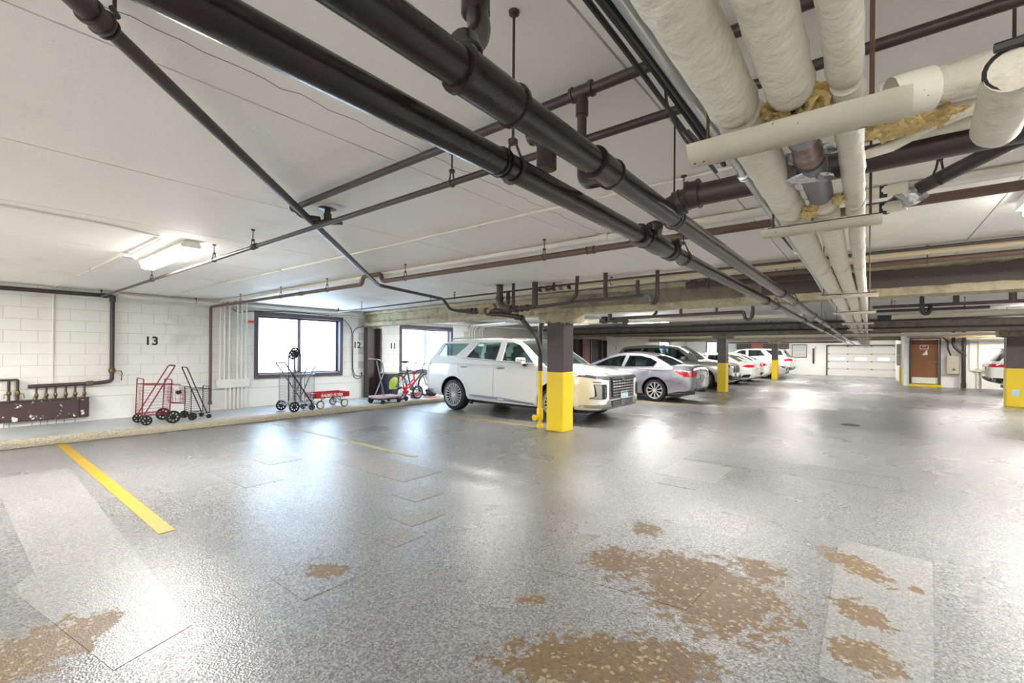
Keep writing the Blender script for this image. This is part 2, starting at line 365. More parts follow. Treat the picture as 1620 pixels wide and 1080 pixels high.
# ---------------------------------------------------------------- left wall, blocks, windows
WIN = [(4.48, 6.72, .74, 2.32), (8.62, 10.84, .70, 2.22), (30.2, 32.6, 1.1, 2.28)]
def wall_with_holes(mb, x0, x1, y0, y1, z0, z1, holes):
    ys = sorted({y0, y1, *[h[0] for h in holes], *[h[1] for h in holes]})
    for a, c in zip(ys, ys[1:]):
        h = [k for k in holes if k[0] <= a+1e-6 and k[1] >= c-1e-6]
        if not h: mb.bb(x0, x1, a, c, z0, z1)
        else:
            mb.bb(x0, x1, a, c, z0, h[0][2]); mb.bb(x0, x1, a, c, h[0][3], z1)
    return mb
wl = struct(wall_with_holes(MB(), WX-.25, WX-.006, Y0-.3, Y1+.3, 0, CEIL+.1, WIN).build('wall_left', mortar))
MB().bb(WX-.006, WX+.03, -2, 7.3, .09, .53, .008).build('concrete_plinth', white_wall, wl)
MB().bb(WX-.006, WX+.03, 7.9, 28, .09, .53, .008).build('concrete_plinth', white_wall, wl)
MB().bb(WX-.006, WX+.012, -2, 7.3, .535, .71, .006).build('sill_course', white_wall, wl)
MB().bb(WX-.006, WX+.012, 7.9, 8.6, .535, .71, .006).build('sill_course', white_wall, wl)
full = MB().box((0, 0, 0), (.009, .393, .193)).mesh('concrete_block', white_wall); nblk = 0
z = .715; row = 0
while z < 2.48:
    y = .2 - (.2 if row % 2 else 0)
    while y < 11.4:
        seg = [(y, y+.4)]
        for h in WIN:
            if z+.2 > h[2]+.02 and z < h[3]-.02:
                seg = [s for a, c in seg for s in ((a, min(c, h[0])), (max(a, h[1]), c)) if s[1]-s[0] > .04]
        for a, c in seg:
            zt = min(z+.2, CEIL-.005)
            if 7.35 < (a+c)/2 < 7.85: continue
            if c-a > .399 and zt-z > .199:
                o = bpy.data.objects.new('concrete_block', full); C.objects.link(o); o.location = (WX-.003, (a+c)/2, z+.1); o.parent = wl
            else: MB().bb(WX-.007, WX+.001, a+.0035, c-.0035, z+.0035, zt-.0035).build('concrete_block', white_wall, wl)
            nblk += 1
        y += .4
    z += .2; row += 1
def wall_text(txt, y, z, size, m=black_ink, x=WX+.004, par=wl, nm='bay_number'):
    b = letters(txt, size, .0015, bold=size*.022)
    put(b, Matrix(((0, 0, 1, x), (1, 0, 0, y), (0, 1, 0, z), (0, 0, 0, 1)))); b.build(nm, m, par)
wall_text('13', 2.565, 1.57, .235); wall_text('12', 7.16, 1.56, .235); wall_text('11', 8.37, 1.55, .235); wall_text('7', 23.6, 1.62, .3)
def window(n, y0, y1, z0, z1, fw=.085):
    r = struct(MB().bb(WX-.2, WX+.02, y0, y0+fw, z0, z1).bb(WX-.2, WX+.02, y1-fw, y1, z0, z1).bb(WX-.2, WX+.02, y0+fw, y1-fw, z1-fw*1.2, z1).bb(WX-.2, WX+.02, y0+fw, y1-fw, z0, z0+fw).build('window_%d' % n, frame_dark))
    ym = (y0+y1)/2-.02; a, c, d, e = y0+fw, y1-fw, z0+fw, z1-fw*1.2
    for q0, q1, xx in ((a, ym+.03, WX-.10), (ym-.03, c, WX-.14)):
        s = MB()
        for u0, u1, v0, v1 in ((q0, q0+.04, d, e), (q1-.04, q1, d, e), (q0+.04, q1-.04, d, d+.045), (q0+.04, q1-.04, e-.045, e)): s.bb(xx-.02, xx+.02, u0, u1, v0, v1)
        so = s.build('sash', frame_dark if n == 1 else alu, r)
        MB().bb(xx-.004, xx+.004, q0+.035, q1-.035, d+.04, e-.04).build('pane', pane_glass, so)
    MB().bb(WX-.08, WX-.02, a, c, d, d+.02).build('window_track', alu, r)
    return r
for i, h in enumerate(WIN): window(i+1, *h)

# ---------------------------------------------------------------- other walls
struct(MB().bb(X0, X1, Y0-.3, Y0, 0, CEIL+.1).build('wall_back', white_wall))
struct(MB().bb(X1, X1+.3, Y0-.3, 27.5, 0, CEIL+.1).build('wall_right', white_wall))
GD = (-2.13, 1.32, 1.94)          # garage door x0 x1 top
wf = struct(MB().bb(X0, GD[0], Y1, Y1+.3, 0, CEIL+.1).bb(GD[1], 1.6, Y1, Y1+.3, 0, CEIL+.1).bb(GD[0], GD[1], Y1, Y1+.3, GD[2], CEIL+.1).build('wall_far', white_wall))
DX = (1.50, 2.42)
wi = struct(MB().bb(1.26, DX[0]-.06, 27.15, 27.4, 0, CEIL+.1).bb(DX[1]+.06, X1, 27.15, 27.4, 0, CEIL+.1).bb(DX[0]-.06, DX[1]+.06, 27.15, 27.4, 2.16, CEIL+.1).bb(1.26, 1.5, 27.4, Y1, 0, CEIL+.1).build('wall_inner', white_wall))
MB().bb(2.6, X1, 27.13, 27.16, 1.93, 2.12).build('wall_band', M('grey_wall_band', (.74, .73, .70), .6), wi)
# brown door
d1 = struct(MB().bb(DX[0]-.06, DX[0], 27.11, 27.4, .1, 2.16).bb(DX[1], DX[1]+.06, 27.11, 27.4, .1, 2.16).bb(DX[0], DX[1], 27.11, 27.4, 2.10, 2.16).bb(DX[0]-.06, DX[1]+.06, 27.11, 27.4, 0, .098).build('door_1', M('door_frame', (.27, .23, .23), .45)))
lf = MB().bb(DX[0]+.006, DX[1]-.006, 27.2, 27.25, .1, 2.095, .004).build('door_leaf', wood, d1)
MB().bb(DX[0]+.03, DX[1]-.03, 27.19, 27.2, .13, .40).build('kick_plate', white_plastic, lf)
MB().bb(DX[1]-.12, DX[1]-.05, 27.16, 27.2, 1.08, 1.13, .01).cyl((DX[1]-.19, 27.15, 1.13), (DX[1]-.06, 27.15, 1.105), .016, 8).build('door_handle', chrome, lf)
sg = MB().bb(1.80, 2.08, 27.192, 27.2, 1.66, 1.84).build('door_sign', white_plastic, lf)
MB().bb(1.82, 2.06, 27.189, 27.193, 1.68, 1.82).build('sign_field', M('sign_red', (.75, .15, .17), .4), sg)
MB().bb(1.82, 2.06, 27.187, 27.190, 1.745, 1.82).build('sign_header', black_ink, sg)
MB().flat([(1.86, 1.76), (1.99, 1.77), (2.02, 1.80), (1.98, 1.805), (1.96, 1.79), (1.90, 1.79)], [], lambda u, v: ((u, 27.1865, v), (0, 1, 0)), .002).build('sign_mark', white_plastic, sg)
MB().flat([(1.86, 1.40), (2.06, 1.40), (2.04, 1.62), (2.0, 1.60), (1.95, 1.51)], [], lambda u, v: ((u, 27.194, v), (0, 1, 0)), .004).build('torn_notice', white_plastic, lf)
tag(MB().bb(1.43, 2.50, 27.02, 27.105, 0, .095, .006).build('door_step', yellow), 'yellow painted step under the brown wooden door', 'step')
# garage door with four panels
d2 = struct(MB().bb(GD[0]-.07, GD[0], Y1-.05, Y1+.05, 0, GD[2]).bb(GD[1], GD[1]+.07, Y1-.05, Y1+.05, 0, GD[2]).bb(GD[0]-.07, GD[1]+.07, Y1-.05, Y1+.05, GD[2], GD[2]+.07).bb(GD[0], GD[1], Y1+.07, Y1+.12, 0, GD[2]).build('door_2', M('garage_door_track', (.33, .30, .30), .5)))  # slab behind the panels added to block daylight through their gaps
hh = GD[2]/4
for i in range(4):
    b = MB(); x0, x1, z0, z1 = GD[0]+.005, GD[1]-.005, i*hh+.004, (i+1)*hh-.008
    if i == 2:
        xs = [x0, -1.85, -1.20, -.68, -.10, .45, 1.0, x1]; za, zb = 1.03, 1.17
        for k in range(7):
            if k % 2 == 0: b.bb(xs[k], xs[k+1], Y1+.01, Y1+.06, z0, z1)
            else: b.bb(xs[k], xs[k+1], Y1+.01, Y1+.06, z0, za); b.bb(xs[k], xs[k+1], Y1+.01, Y1+.06, zb, z1)
        pn = b.build('door_panel', panel_white, d2)
        for k in (1, 3, 5): MB().bb(xs[k], xs[k+1], Y1+.03, Y1+.035, za, zb).build('door_lite', pale_glow, pn)
    else: pn = b.bb(x0, x1, Y1+.01, Y1+.06, z0, z1).build('door_panel', panel_white, d2)
    for q in (x0+.06, -1.06, .15, x1-.06): MB().bb(q-.04, q+.04, Y1-.005, Y1+.01, z1-.05, z1+.01).build('hinge', gunmetal, pn)
    MB().bb(x0, x1, Y1+.0, Y1+.012, z1-.07, z1-.045).build('strut', M('door_strut', (.72, .72, .71), .4), pn)
# louvre, fascia, window and bracket on the far wall
lv = thing('louvre', 'grey metal louvre high on the far wall left of the garage door', 'vent', (-3.7, Y1-.02, 1.6))
MB().bb(-.42, .42, -.02, .0, -.42, .42).bb(-.44, -.40, -.05, 0, -.44, .44).bb(.40, .44, -.05, 0, -.44, .44).bb(-.4, .4, -.05, 0, .40, .44).bb(-.4, .4, -.05, 0, -.44, -.40).build('louvre_frame', frame_dark, lv)
for i in range(9): MB().box((0, -.035, -.35+i*.0875), (.8, .012, .085), Matrix.Rotation(-.7, 3, 'X')).build('louvre_slat', white_plastic, lv)
br = thing('wall_post', 'dark steel bracket post on the far wall between louvre and garage door', 'bracket', (-2.9, Y1-.05, .72))
MB().bb(-.05, .05, -.06, .05, .1, 1.05, .01).build('post', dark_pipe, br); MB().lathe((0, 0, .0), (0, 0, 1), [(0, .01), (.1, .05)], 10).build('post_tip', dark_pipe, br)
MB().bb(-.12, .12, -.08, .05, 1.05, 1.2, .02).build('motor_box', white_plastic, br)
fa = MB().bb(-7.6, -4.3, Y1-.16, Y1-.002, 1.70, 2.12).build('wall_fascia', steel_paint); tag(fa, 'dark brown fascia board along the far wall behind the parked cars', 'fascia')
tag(MB().bb(-6.6, -5.9, Y1-.18, Y1-.16, 1.72, 2.1).build('fascia_panel', M('orange_brown', (.70, .40, .30), .5)), 'orange brown square panel on the dark fascia of the far wall', 'panel')
fw = struct(MB().bb(-9.75, -9.66, Y1-.04, Y1, 1.25, 2.3).bb(-8.99, -8.9, Y1-.04, Y1, 1.25, 2.3).bb(-9.66, -8.99, Y1-.04, Y1, 1.25, 1.33).bb(-9.66, -8.99, Y1-.04, Y1, 2.22, 2.3).build('window_4', frame_dark))
MB().bb(-9.66, -8.99, Y1-.02, Y1-.015, 1.33, 2.22).build('pane', pale_glow, fw)
# wall things round the inner door
eb = thing('meter_cabinet', 'beige steel cabinet on the white wall between brown door and stack', 'cabinet', (2.85, 27.15, .58))
MB().bb(-.21, .21, -.14, 0, 0, .78, .01).build('cabinet_body', beige_box, eb); MB().bb(-.185, .185, -.15, -.14, .025, .755, .004).build('cabinet_door', beige_box, eb)
MB().lathe((.03, -.15, .2), (0, -1, 0), [(0, .06), (.012, .055)], 12).build('cabinet_latch', M('latch', (.5, .48, .42), .4), eb)
gb = thing('door_controller', 'tall beige control box on wall end beside the garage door', 'box', (1.235, 29.9, .86))
MB().bb(-.13, 0, -.28, .28, 0, .52, .01).build('box_lower', beige_box, gb); MB().bb(-.13, 0, -.28, .28, .53, 1.08, .01).build('box_upper', beige_box, gb)
tag(MB().bb(1.18, 1.255, 29.0, 29.2, 0, .8, .01).build('guard_post', yellow), 'short yellow guard post below the control box near the garage door', 'post')

# ---------------------------------------------------------------- ceiling
ce = struct(MB().bb(X0-.3, X1+.3, Y0-.3, Y1+.3, CEIL+.03, CEIL+.15).build('ceiling', ceil_gap))
xs = [-11.2, -9.7, -8.0, -6.42, -4.95, -3.5, -2.12, -.73, .72, 2.2, 3.7, 5.2, 6.7, 8.1, 9.5]
ys = [-4.5, 6.9, 17.65, 28.25, 36.2]
for a, c in zip(xs, xs[1:]):
    for d, e in zip(ys, ys[1:]):
        MB().bb(a+.005, c-.005, d+.006, e-.006, CEIL, CEIL+.035).build('ceiling_panel', ceil_paint, ce)
ck = MB()     # hairline crack running beside the third joint
p = [(-1.885-.01*i*.07+.008*sin(i*1.7)+.006*sin(i*4.1)+.004*sin(i*9.3), -.4+i*.07, CEIL-.0005) for i in range(62)]
ck.tube(p, .0013, 4); ck.build('hairline_crack', ceil_gap, ce)

# ---------------------------------------------------------------- lamps
def lamp(label, x, y, z=2.425, ln=1.55, wd=.15, rz=0, grp=None, hang=False):
    r = thing('ceiling_lamp', label, 'lamp', (x, y, z), rz, grp)
    h = CEIL-z
    b = MB(); pr = [(-wd/2, 0), (-wd/2-.012, .03), (-wd*.36, .07), (wd*.36, .07), (wd/2+.012, .03), (wd/2, 0)]
    b.flat([(q[0], q[1]) for q in pr], [], lambda u, v: ((-ln/2, u, v), (1, 0, 0)), ln); b.build('housing', white_plastic, r)
    b = MB(); pr = [(-wd/2+.006, 0), (-wd*.44, -.04), (-wd*.30, -.052), (wd*.30, -.052), (wd*.44, -.04), (wd/2-.006, 0)]
    b.flat(pr, [], lambda u, v: ((-ln/2+.03, u, v-.001), (1, 0, 0)), ln-.06); b.build('diffuser', lamp_glow, r)
    L = bpy.data.lights.new('lamp_tubes', 'AREA'); L.shape = 'RECTANGLE'; L.size = ln-.1; L.size_y = wd*.6; L.energy = WATT*min(ln*wd/.232, 1.0)*(1 if y < 7 else .5 if y < 8.2 else .8 if y < 17 else .5); L.color = (1, .965, .915)
    lo = bpy.data.objects.new('lamp_tubes', L); C.objects.link(lo); lo.parent = r; lo.location = (0, 0, -.056)
    for s in range(4):
        for t in (-1, 1): MB().box((-ln/2+ln*(s+.5)/4, t*(wd/2+.016), .015), (.02, .008, .04)).build('clip', white_plastic, r)
    for t in (-1, 1): MB().bb(t*ln*.3-.02, t*ln*.3+.02, -.02, .02, .069, h).build('mount', white_plastic, r)
    return r
lamp('long white vapour-tight lamp on the ceiling above bay 13, beside junction box', -6.05, 1.52)
lamp('white wrap lamp at the right edge of ceiling before the first beam', 1.55, 4.5, 2.425, 1.5, .30)
lamp('lit white strip lamp hanging behind the first beam left of the aisle', -5.04, 12.7, 2.33, 1.25, .13)
GL = 'white strip lamps between the beams'  # several sit unseen behind beams, added to brighten the mid and far bays
for x, y, q in ((-8.2, 9.4, 'above the white SUV roof behind the first beam'), (-4.6, 7.9, 'right behind the beam over the near yellow column, unseen and added for fill'), (-1.9, 7.9, 'right behind the beam over the black drains, unseen and added for fill'), (2.6, 8.6, 'right of the aisle behind the first beam'), (3.2, 14.8, 'right of the aisle before the second beam'),
        (-6.4, 20.2, 'above the champagne SUV behind the second beam'), (-2.2, 20.0, 'over the aisle behind the second beam, unseen and added for fill'), (2.4, 21.0, 'right of the aisle behind the second beam'), (5.6, 20.4, 'far right behind the second beam, unseen and added for fill'), (-6.2, 25.6, 'above the second white sedan'), (-2.0, 25.2, 'over the aisle before the far beam, unseen and added for fill'), (4.6, 25.3, 'above the white SUV by the brown door, unseen and added for fill'),
        (-5.0, 30.5, 'behind the far beam above the nose-out white car'), (-8.6, 31.5, 'behind the far beam by the left wall'), (-.4, 33.4, 'added out of sight to brighten the garage door'), (-3.6, 33.6, 'added out of sight to brighten the louvred wall')):
    lamp('white strip lamp on the ceiling '+q, x, y, grp=GL)
GB = 'white strip lamps on the near ceiling'  # out of view; extra lamps added here to even the near light
for x, y, q in ((-8.6, -2.4, 'behind the view near the left wall'), (-5.4, -3.4, 'behind the view, second from the left wall'), (-1.6, -3.0, 'straight behind the view'), (1.8, -3.2, 'behind the view right of the aisle'), (4.6, -1.4, 'right of the view by the back wall'), (6.4, 5.4, 'right of the view near the first beam')):
    lamp('white strip lamp on the ceiling '+q, x, y, grp=GB)

# ---------------------------------------------------------------- beams and columns
def rough_bar(mb, p0, p1, w, h, step, amp, seed=0):
    p0, p1 = Vector(p0), Vector(p1); d = p1-p0; n = max(2, int(d.length/step)); s = d.normalized().cross(Vector((0, 0, 1)))
    k = 4; sec = []
    for i in range(k): sec.append((-w/2+w*i/k, -h/2))
    for i in range(3): sec.append((w/2, -h/2+h*i/3))
    for i in range(k): sec.append((w/2-w*i/k, h/2))
    for i in range(3): sec.append((-w/2, h/2-h*i/3))
    R = []
    for i in range(n+1):
        c = p0+d*i/n; q = []
        for u, v in sec:
            pt = c+s*u+Vector((0, 0, v)); o = Vector((u, u, v)).normalized()
            a = mnoise.fractal(pt*9+Vector((seed, 0, 0)), .8, 2, 4)*amp
            q.append(mb.bm.verts.new(pt+(s*u+Vector((0, 0, v))).normalized()*a))
        R.append(q)
    m = len(sec)
    for A, B in zip(R, R[1:]):
        for j in range(m): mb.bm.faces.new((A[j], A[(j+1) % m], B[(j+1) % m], B[j]))
    mb.bm.faces.new(R[0][::-1]); mb.bm.faces.new(R[-1]); return mb
def beam(label, p0, p1, zb, mweb, mfl, step=.06, amp=.03):
    r = thing('ceiling_beam', label, 'beam', ((p0[0]+p1[0])/2, (p0[1]+p1[1])/2, zb))
    a = lambda p, z: (p[0], p[1], z)
    rough_bar(MB(), a(p0, zb+.052), a(p1, zb+.052), .34, .09, step, amp, 1).build('bottom_flange', mfl, r, True)
    rough_bar(MB(), a(p0, (zb+.06+CEIL-.05)/2), a(p1, (zb+.06+CEIL-.05)/2), .12, CEIL-.05-zb-.06, step, amp*.35, 5).build('web', mweb, r, True)
    rough_bar(MB(), a(p0, CEIL-.055), a(p1, CEIL-.055), .33, .07, step, amp, 9).build('top_flange', mfl, r, True)
    return r
beam('tan fireproofed beam from the window wall to the near yellow column', (-11.15, 7.5), (-4.4, 7.0), 2.09, fuzz, fuzz)
beam('grey fuzzy fireproofed beam between the near yellow column and the black drains', (-4.4, 7.0), (-1.15, 6.97), 2.09, fuzz_grey, fuzz)
beam('beam with brown web right of the black drains', (-1.15, 6.97), (9.4, 6.9), 2.09, web_brown, fuzz)
beam('grey fireproofed beam above the second yellow column', (-11.1, 17.75), (9.4, 17.75), 2.09, fuzz_grey, fuzz_grey, .14)
beam('dark far beam above the third yellow column', (-11.1, 28.3), (1.2, 28.3), 2.09, fuzz_grey, fuzz_grey, .2)
def column(label, x, y, w=.34, d=.35, zy=1.06, cap=True, sticker=False):
    r = thing('steel_column', label, 'column', (x, y, 0))
    MB().bb(0, w, 0, d, zy, 2.09, .008).build('upper_shaft', steel_paint, r)
    MB().bb(-.003, w+.003, -.003, d+.003, 0, zy, .008).build('lower_shaft', yellow, r, label='yellow painted lower half')
    if cap:
        b = MB()
        rough_bar(b, (-.16, d/2, 2.03), (w+.2, d/2, 2.03), .44, .17, .05, .06, x)
        b.ball((w-.02, .03, 1.965), .07, 2, .5, (.7, .6, 1)); b.ball((-.05, d/2, 2.0), .09, 2, .5); b.build('fireproof_cap', fuzz if y < 10 else fuzz_grey, r)
    if sticker: MB().bb(.10, .24, -.008, -.003, .30, .47).build('sticker', M('blue_sticker', (.70, .85, .95), .4), r)
    return r
column('near brown and yellow steel column in front of the white SUV', -4.565, 6.78)
column('second brown and yellow column, beside the grey SUV nose', -4.32, 17.5, .28, .4)
column('third brown and yellow column, farthest down the row of cars', -4.16, 28.1, .28, .35)
column('brown and yellow column at the right edge of the photo', 3.0, 18.3, .42, .36, sticker=True)
def pilaster(label, y0, y1, m=steel_paint):
    r = thing('wall_column', label, 'column', (WX, (y0+y1)/2, .097)); h = (y1-y0)/2
    MB().bb(.012, .03, -h+.06, h-.06, 0, 1.96).bb(.012, .20, -h, -h+.05, 0, 1.96).bb(.012, .20, h-.05, h, 0, 1.96).build('steel_section', m, r)
    MB().ball((.14, 0, 2.05), .2, 3, .4, (.7, 1, .6)).build('fireproof_cap', fuzz, r)
    return r
pilaster('dark brown steel column against the window wall between bays 12 and 11', 7.37, 7.84)
pilaster('dark brown steel column against the left wall beyond the white SUV', 18.9, 19.5)
pilaster('dark brown steel column on the left wall next to the reddish door', 21.5, 22.1)
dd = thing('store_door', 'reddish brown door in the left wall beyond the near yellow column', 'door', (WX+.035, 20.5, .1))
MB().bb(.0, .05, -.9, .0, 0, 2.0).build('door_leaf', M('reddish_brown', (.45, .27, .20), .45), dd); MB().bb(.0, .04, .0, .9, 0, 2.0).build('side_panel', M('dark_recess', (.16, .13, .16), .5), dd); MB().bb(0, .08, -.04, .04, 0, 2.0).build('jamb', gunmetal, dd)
# ---------------------------------------------------------------- pipes
def pipe(name, label, cat, pts, r, mat, bend=.06, coup=(), hang=(), extra=(), n=14, group=None, rod_m=dark_pipe, cmat=None, jit=None, rn=None):
    """coup: (point, direction, radius, length); hang: (x, y, z, ring radius, axis); extra: (part name, points, radius, material)"""
    o = Vector(pts[0]); t = thing(name, label, cat, o, 0, group); cmat = cmat or mat
    MB().tube(fillet(pts, bend), r, n, jit=jit).build('pipe_run', mat, t, True)
    for (p, d, r2, ln) in coup:
        p = Vector(p); d = Vector(d).normalized(); h = ln/2; e = min(.012, h*.3)
        MB().lathe(p-d*h, d, [(0, r2*.93), (.001, r2+.004), (e, r2+.005), (e+.001, r2), (ln-e-.001, r2), (ln-e, r2+.005), (ln-.001, r2+.004), (ln, r2*.93)], 18).build('coupling', cmat, t, True)
    for (x, y, z, rr, ax) in hang:
        a = Vector(ax); s = a.cross(Vector((0, 0, 1))); c = Vector((x, y, z)); b = MB()
        ring = [c+(s*cos(q)+Vector((0, 0, 1))*sin(q))*(rr+.004) for q in [radians(130+i*280/14) for i in range(15)]]
        top = c+Vector((0, 0, rr+.045))
        b.tube([top-s*.008]+ring+[top+s*.008], .0045, 6); b.box(top, (.022, .022, .016))
        h = b.build('hanger', rod_m, t, True)
        MB().tube([top, (x, y, CEIL-.001)], .0045, 6).lathe((x, y, CEIL-.014), (0, 0, 1), [(0, .006), (.004, .016), (.014, .018)], 10).build('hanger_rod', rod_m, h, True)
    for (nm, p, rr, mm) in extra: MB().tube(fillet(p, bend), rr, n).build(nm, mm, t, True)
    return t
XA = (1, 0, 0); YA = (0, 1, 0)
# the two black drains along the aisle
ax, az, bx, bz = -.684, 2.02, -.89, 2.0
A = pipe('drain_pipe', 'right-hand black iron drain running down the aisle, with thick tee near the camera', 'pipe',
     [(ax, -2.5, az), (ax, 35.8, az)], .041, black_iron,
     coup=[((ax, .77, az), YA, .048, .20), ((ax, 1.335, az), YA, .047, .14), ((ax, 5.15, az), YA, .044, .05), ((ax, 8.5, az), YA, .044, .06), ((ax, 12.2, az), YA, .044, .06), ((ax, 17.2, az), YA, .044, .06), ((ax, 23, az), YA, .044, .06), ((ax, 29, az), YA, .044, .06)],
     hang=[(ax, 2.02, az, .044, YA), (ax, 6.1, az, .044, YA), (ax, 10, az, .044, YA), (ax, 15, az, .044, YA)])
MB().tube(fillet([(-.70, .72, 2.04), (-.75, .76, 2.13), (-.775, .84, 2.22), (-.81, .86, 2.32), (-.76, .80, 2.40), (-.62, .72, 2.44), (-.30, .62, 2.46)], .05), [.034]*1000 if False else .030, 14).build('riser', black_iron, A, True)
for p, d in (((-.745, .757, 2.125), (-.5, .3, 1)), ((-.81, .858, 2.32), (0, 0, 1)), ((-.60, .71, 2.443), (1, -.6, .1))):
    p = Vector(p); d = Vector(d).normalized(); MB().lathe(p-d*.025, d, [(0, .033), (.004, .038), (.05, .038), (.054, .033)], 16).build('riser_collar', black_iron, A, True)
B = pipe('drain_pipe', 'left-hand black iron drain running down the aisle with bolted wye fitting', 'pipe',
     [(bx, -2.5, bz), (bx, 35.8, bz)], .0405, black_iron,
     coup=[((bx, 1.06, bz), YA, .0418, .02), ((bx, 2.16, bz), YA, .052, .07), ((bx, 2.56, bz), YA, .052, .07), ((bx, 5.6, bz), YA, .044, .06), ((bx, 9.1, bz), YA, .044, .06), ((bx, 13.5, bz), YA, .044, .06), ((bx, 19, bz), YA, .044, .06), ((bx, 26, bz), YA, .044, .06)],
     hang=[(bx, 1.12, bz, .042, YA), (bx, 2.8, bz, .042, YA), (bx, 6.3, bz, .042, YA), (bx, 9.4, bz, .042, YA), (bx, 14.2, bz, .042, YA)])
MB().lathe((bx, 2.2, bz), YA, [(0, .046), (.03, .052), (.16, .056), (.28, .052), (.32, .046)], 18).tube([(bx, 2.3, bz), (bx+.05, 2.22, bz+.06)], .035, 12).build('wye_fitting', black_iron, B, True)
for y in (2.16, 2.56):
    for dx in (-.052, .052): MB().box((bx+dx*.9, y, bz+.04), (.03, .06, .03), None, .006).cyl((bx+dx, y-.03, bz+.05), (bx+dx, y+.03, bz+.05), .006, 6).build('clamp_bolt', black_iron, B, True)
lv_ = MB().lathe((-.89, 1.31, 2.06), (0, 0, 1), [(0, .036), (.09, .036), (.092, .045), (.14, .045), (.142, .036), (.17, .03)], 16).tube([(-.89, 1.31, 2.2), (-.97, 1.33, 2.2)], .03, 12).build('riser_fitting', black_iron, B, True)
# cross drain right of the aisle and its branch
pipe('drain_pipe', 'thick dark drain crossing to the right above the insulated pipes', 'pipe',
     [(ax-.02, 1.98, 2.05), (ax+.08, 1.97, 2.085), (3.5, 1.95, 2.11)], .046, dark_pipe, .1,
     coup=[((-.585, 1.97, 2.09), (1, 0, .02), .056, .055), ((-.645, 1.975, 2.068), (1, 0, .3), .052, .03)], hang=[(.33, 1.95, 2.10, .047, XA)])
pipe('drain_pipe', 'dark branch drain slanting right behind white fittings near the hanging tag', 'pipe',
     [(.06, 2.98, 2.16), (.16, 2.84, 2.19), (.44, 2.48, 2.23), (1.2, 2.40, 2.26)], .030, dark_pipe, .06, hang=[(.24, 2.72, 2.205, .031, (.78, -.62, 0))])
# sprinkler and vent lines across the ceiling
pipe('sprinkler_pipe', 'long dark sprinkler line crossing from the window wall above the black drains, with split-ring hangers', 'pipe',
     [(-11.1, 1.80, 2.385), (-9.6, 1.74, 2.35), (6.0, 1.695, 2.325)], .0175, dark_pipe, .3,
     hang=[(x, 1.70+(-.005*x), 2.33-(.0025*x), .018, XA) for x in (-7.6, -5.3, -4.35, -1.78)], coup=[((-4.3, 1.72, 2.342), XA, .021, .06), ((-7.55, 1.735, 2.348), XA, .021, .05)])
s2 = pipe('vent_pipe', 'shorter dark vent line close under the ceiling with tee dropping to a drain', 'pipe',
     [(-3.28, 1.573, 2.45), (2.2, 1.573, 2.455)], .0205, dark_pipe,
     coup=[((-.90, 1.573, 2.455), XA, .026, .10), ((-3.26, 1.573, 2.45), XA, .026, .05)],
     extra=[('drop', [(-.90, 1.573, 2.45), (-.90, 1.573, 2.08), (-.70, 1.50, 2.045)], .0185, dark_pipe), ('return_bend', [(-3.27, 1.575, 2.44), (-3.30, 1.64, 2.41), (-3.19, 1.72, 2.39)], .017, dark_pipe)])
MB().lathe((-.90, 1.573, 2.36), (0, 0, 1), [(0, .018), (.001, .025), (.05, .025), (.07, .022)], 14).build('coupling', dark_pipe, s2, True)
# diagonal drain
dg = pipe('drain_pipe', 'diagonal dark drain slanting across the ceiling to the near column', 'pipe',
     [(-1.05, -.45, 2.41), (-5.56, 3.90, 2.365), (-5.98, 5.55, 2.35), (-5.98, 5.72, 2.18), (-5.98, 6.2, 2.15)], .0245, dark_pipe, .07,
     coup=[((-1.80, .274, 2.402), (-.72, .695, 0), .036, .06)], hang=[])
MB().tube([(-1.05, -.45, 2.41), (-1.78, .255, 2.402)], .033, 14).build('larger_pipe', dark_pipe, dg, True)
MB().torus((-1.835, .308, 2.401), (-.72, .695, 0), .030, .006, 18, 6).tube([(-1.82, .32, 2.425), (-1.82, .32, CEIL)], .006, 6).tube([(-1.835, .33, 2.45), (-1.80, .31, 2.45)], .009, 6).build('hook_hanger', dark_pipe, dg, True)
MB().lathe((-3.22, 1.80, 2.40), (0, 0, 1), [(0, .026), (.05, .03), (.052, .022), (.085, .022), (.09, .07), (CEIL-2.401, .085)], 16).tube([(-3.22, 1.80, 2.41), (-3.12, 1.86, 2.385), (-3.3, 1.72, 2.385)], .02, 10).build('ceiling_drop', dark_pipe, dg, True)
MB().ball((-3.2, 1.8, 2.497), .1, 2, .5, (1, 1, .08)).build('patched_plaster', white_wall, dg, True)
# brown line with bypass over the diagonal drain
pipe('sprinkler_pipe', 'brown pipe crossing beside white conduits, jogging over the diagonal drain', 'pipe',
     [(-11.10, 3.56, .24), (-11.10, 3.56, 2.33), (-5.50, 3.58, 2.33), (-5.46, 3.58, 2.435), (-5.06, 3.58, 2.435), (-5.02, 3.58, 2.33), (6.5, 3.58, 2.33)], .0285, brown_pipe, .05,
     hang=[(x, 3.58, 2.33, .029, XA) for x in (-9.6, -7.9, -6.4, -4.55, -2.45)], coup=[((-11.10, 3.56, .27), (0, 0, 1), .036, .07), ((-7.2, 3.58, 2.33), XA, .032, .08), ((-1.95, 3.58, 2.33), XA, .032, .08), ((-11.10, 3.56, 1.2), (0, 0, 1), .031, .03)])
for i, (y, z, r, lb) in enumerate(((3.74, 2.468, .029, 'thickest'), (3.83, 2.475, .015, 'middle'), (3.885, 2.478, .014, 'thinnest'))):
    pipe('conduit', '%s of the three white conduits running beside the brown pipe' % lb, 'conduit', [(-10.7, y, z), (6.5, y, z)], r, conduit_w, n=10,
         coup=[((-5.6+i*.1, y, z), XA, r*1.25, .09), ((-1.9+i*.1, y, z), XA, r*1.25, .09), ((1.5, y, z), XA, r*1.25, .09)])
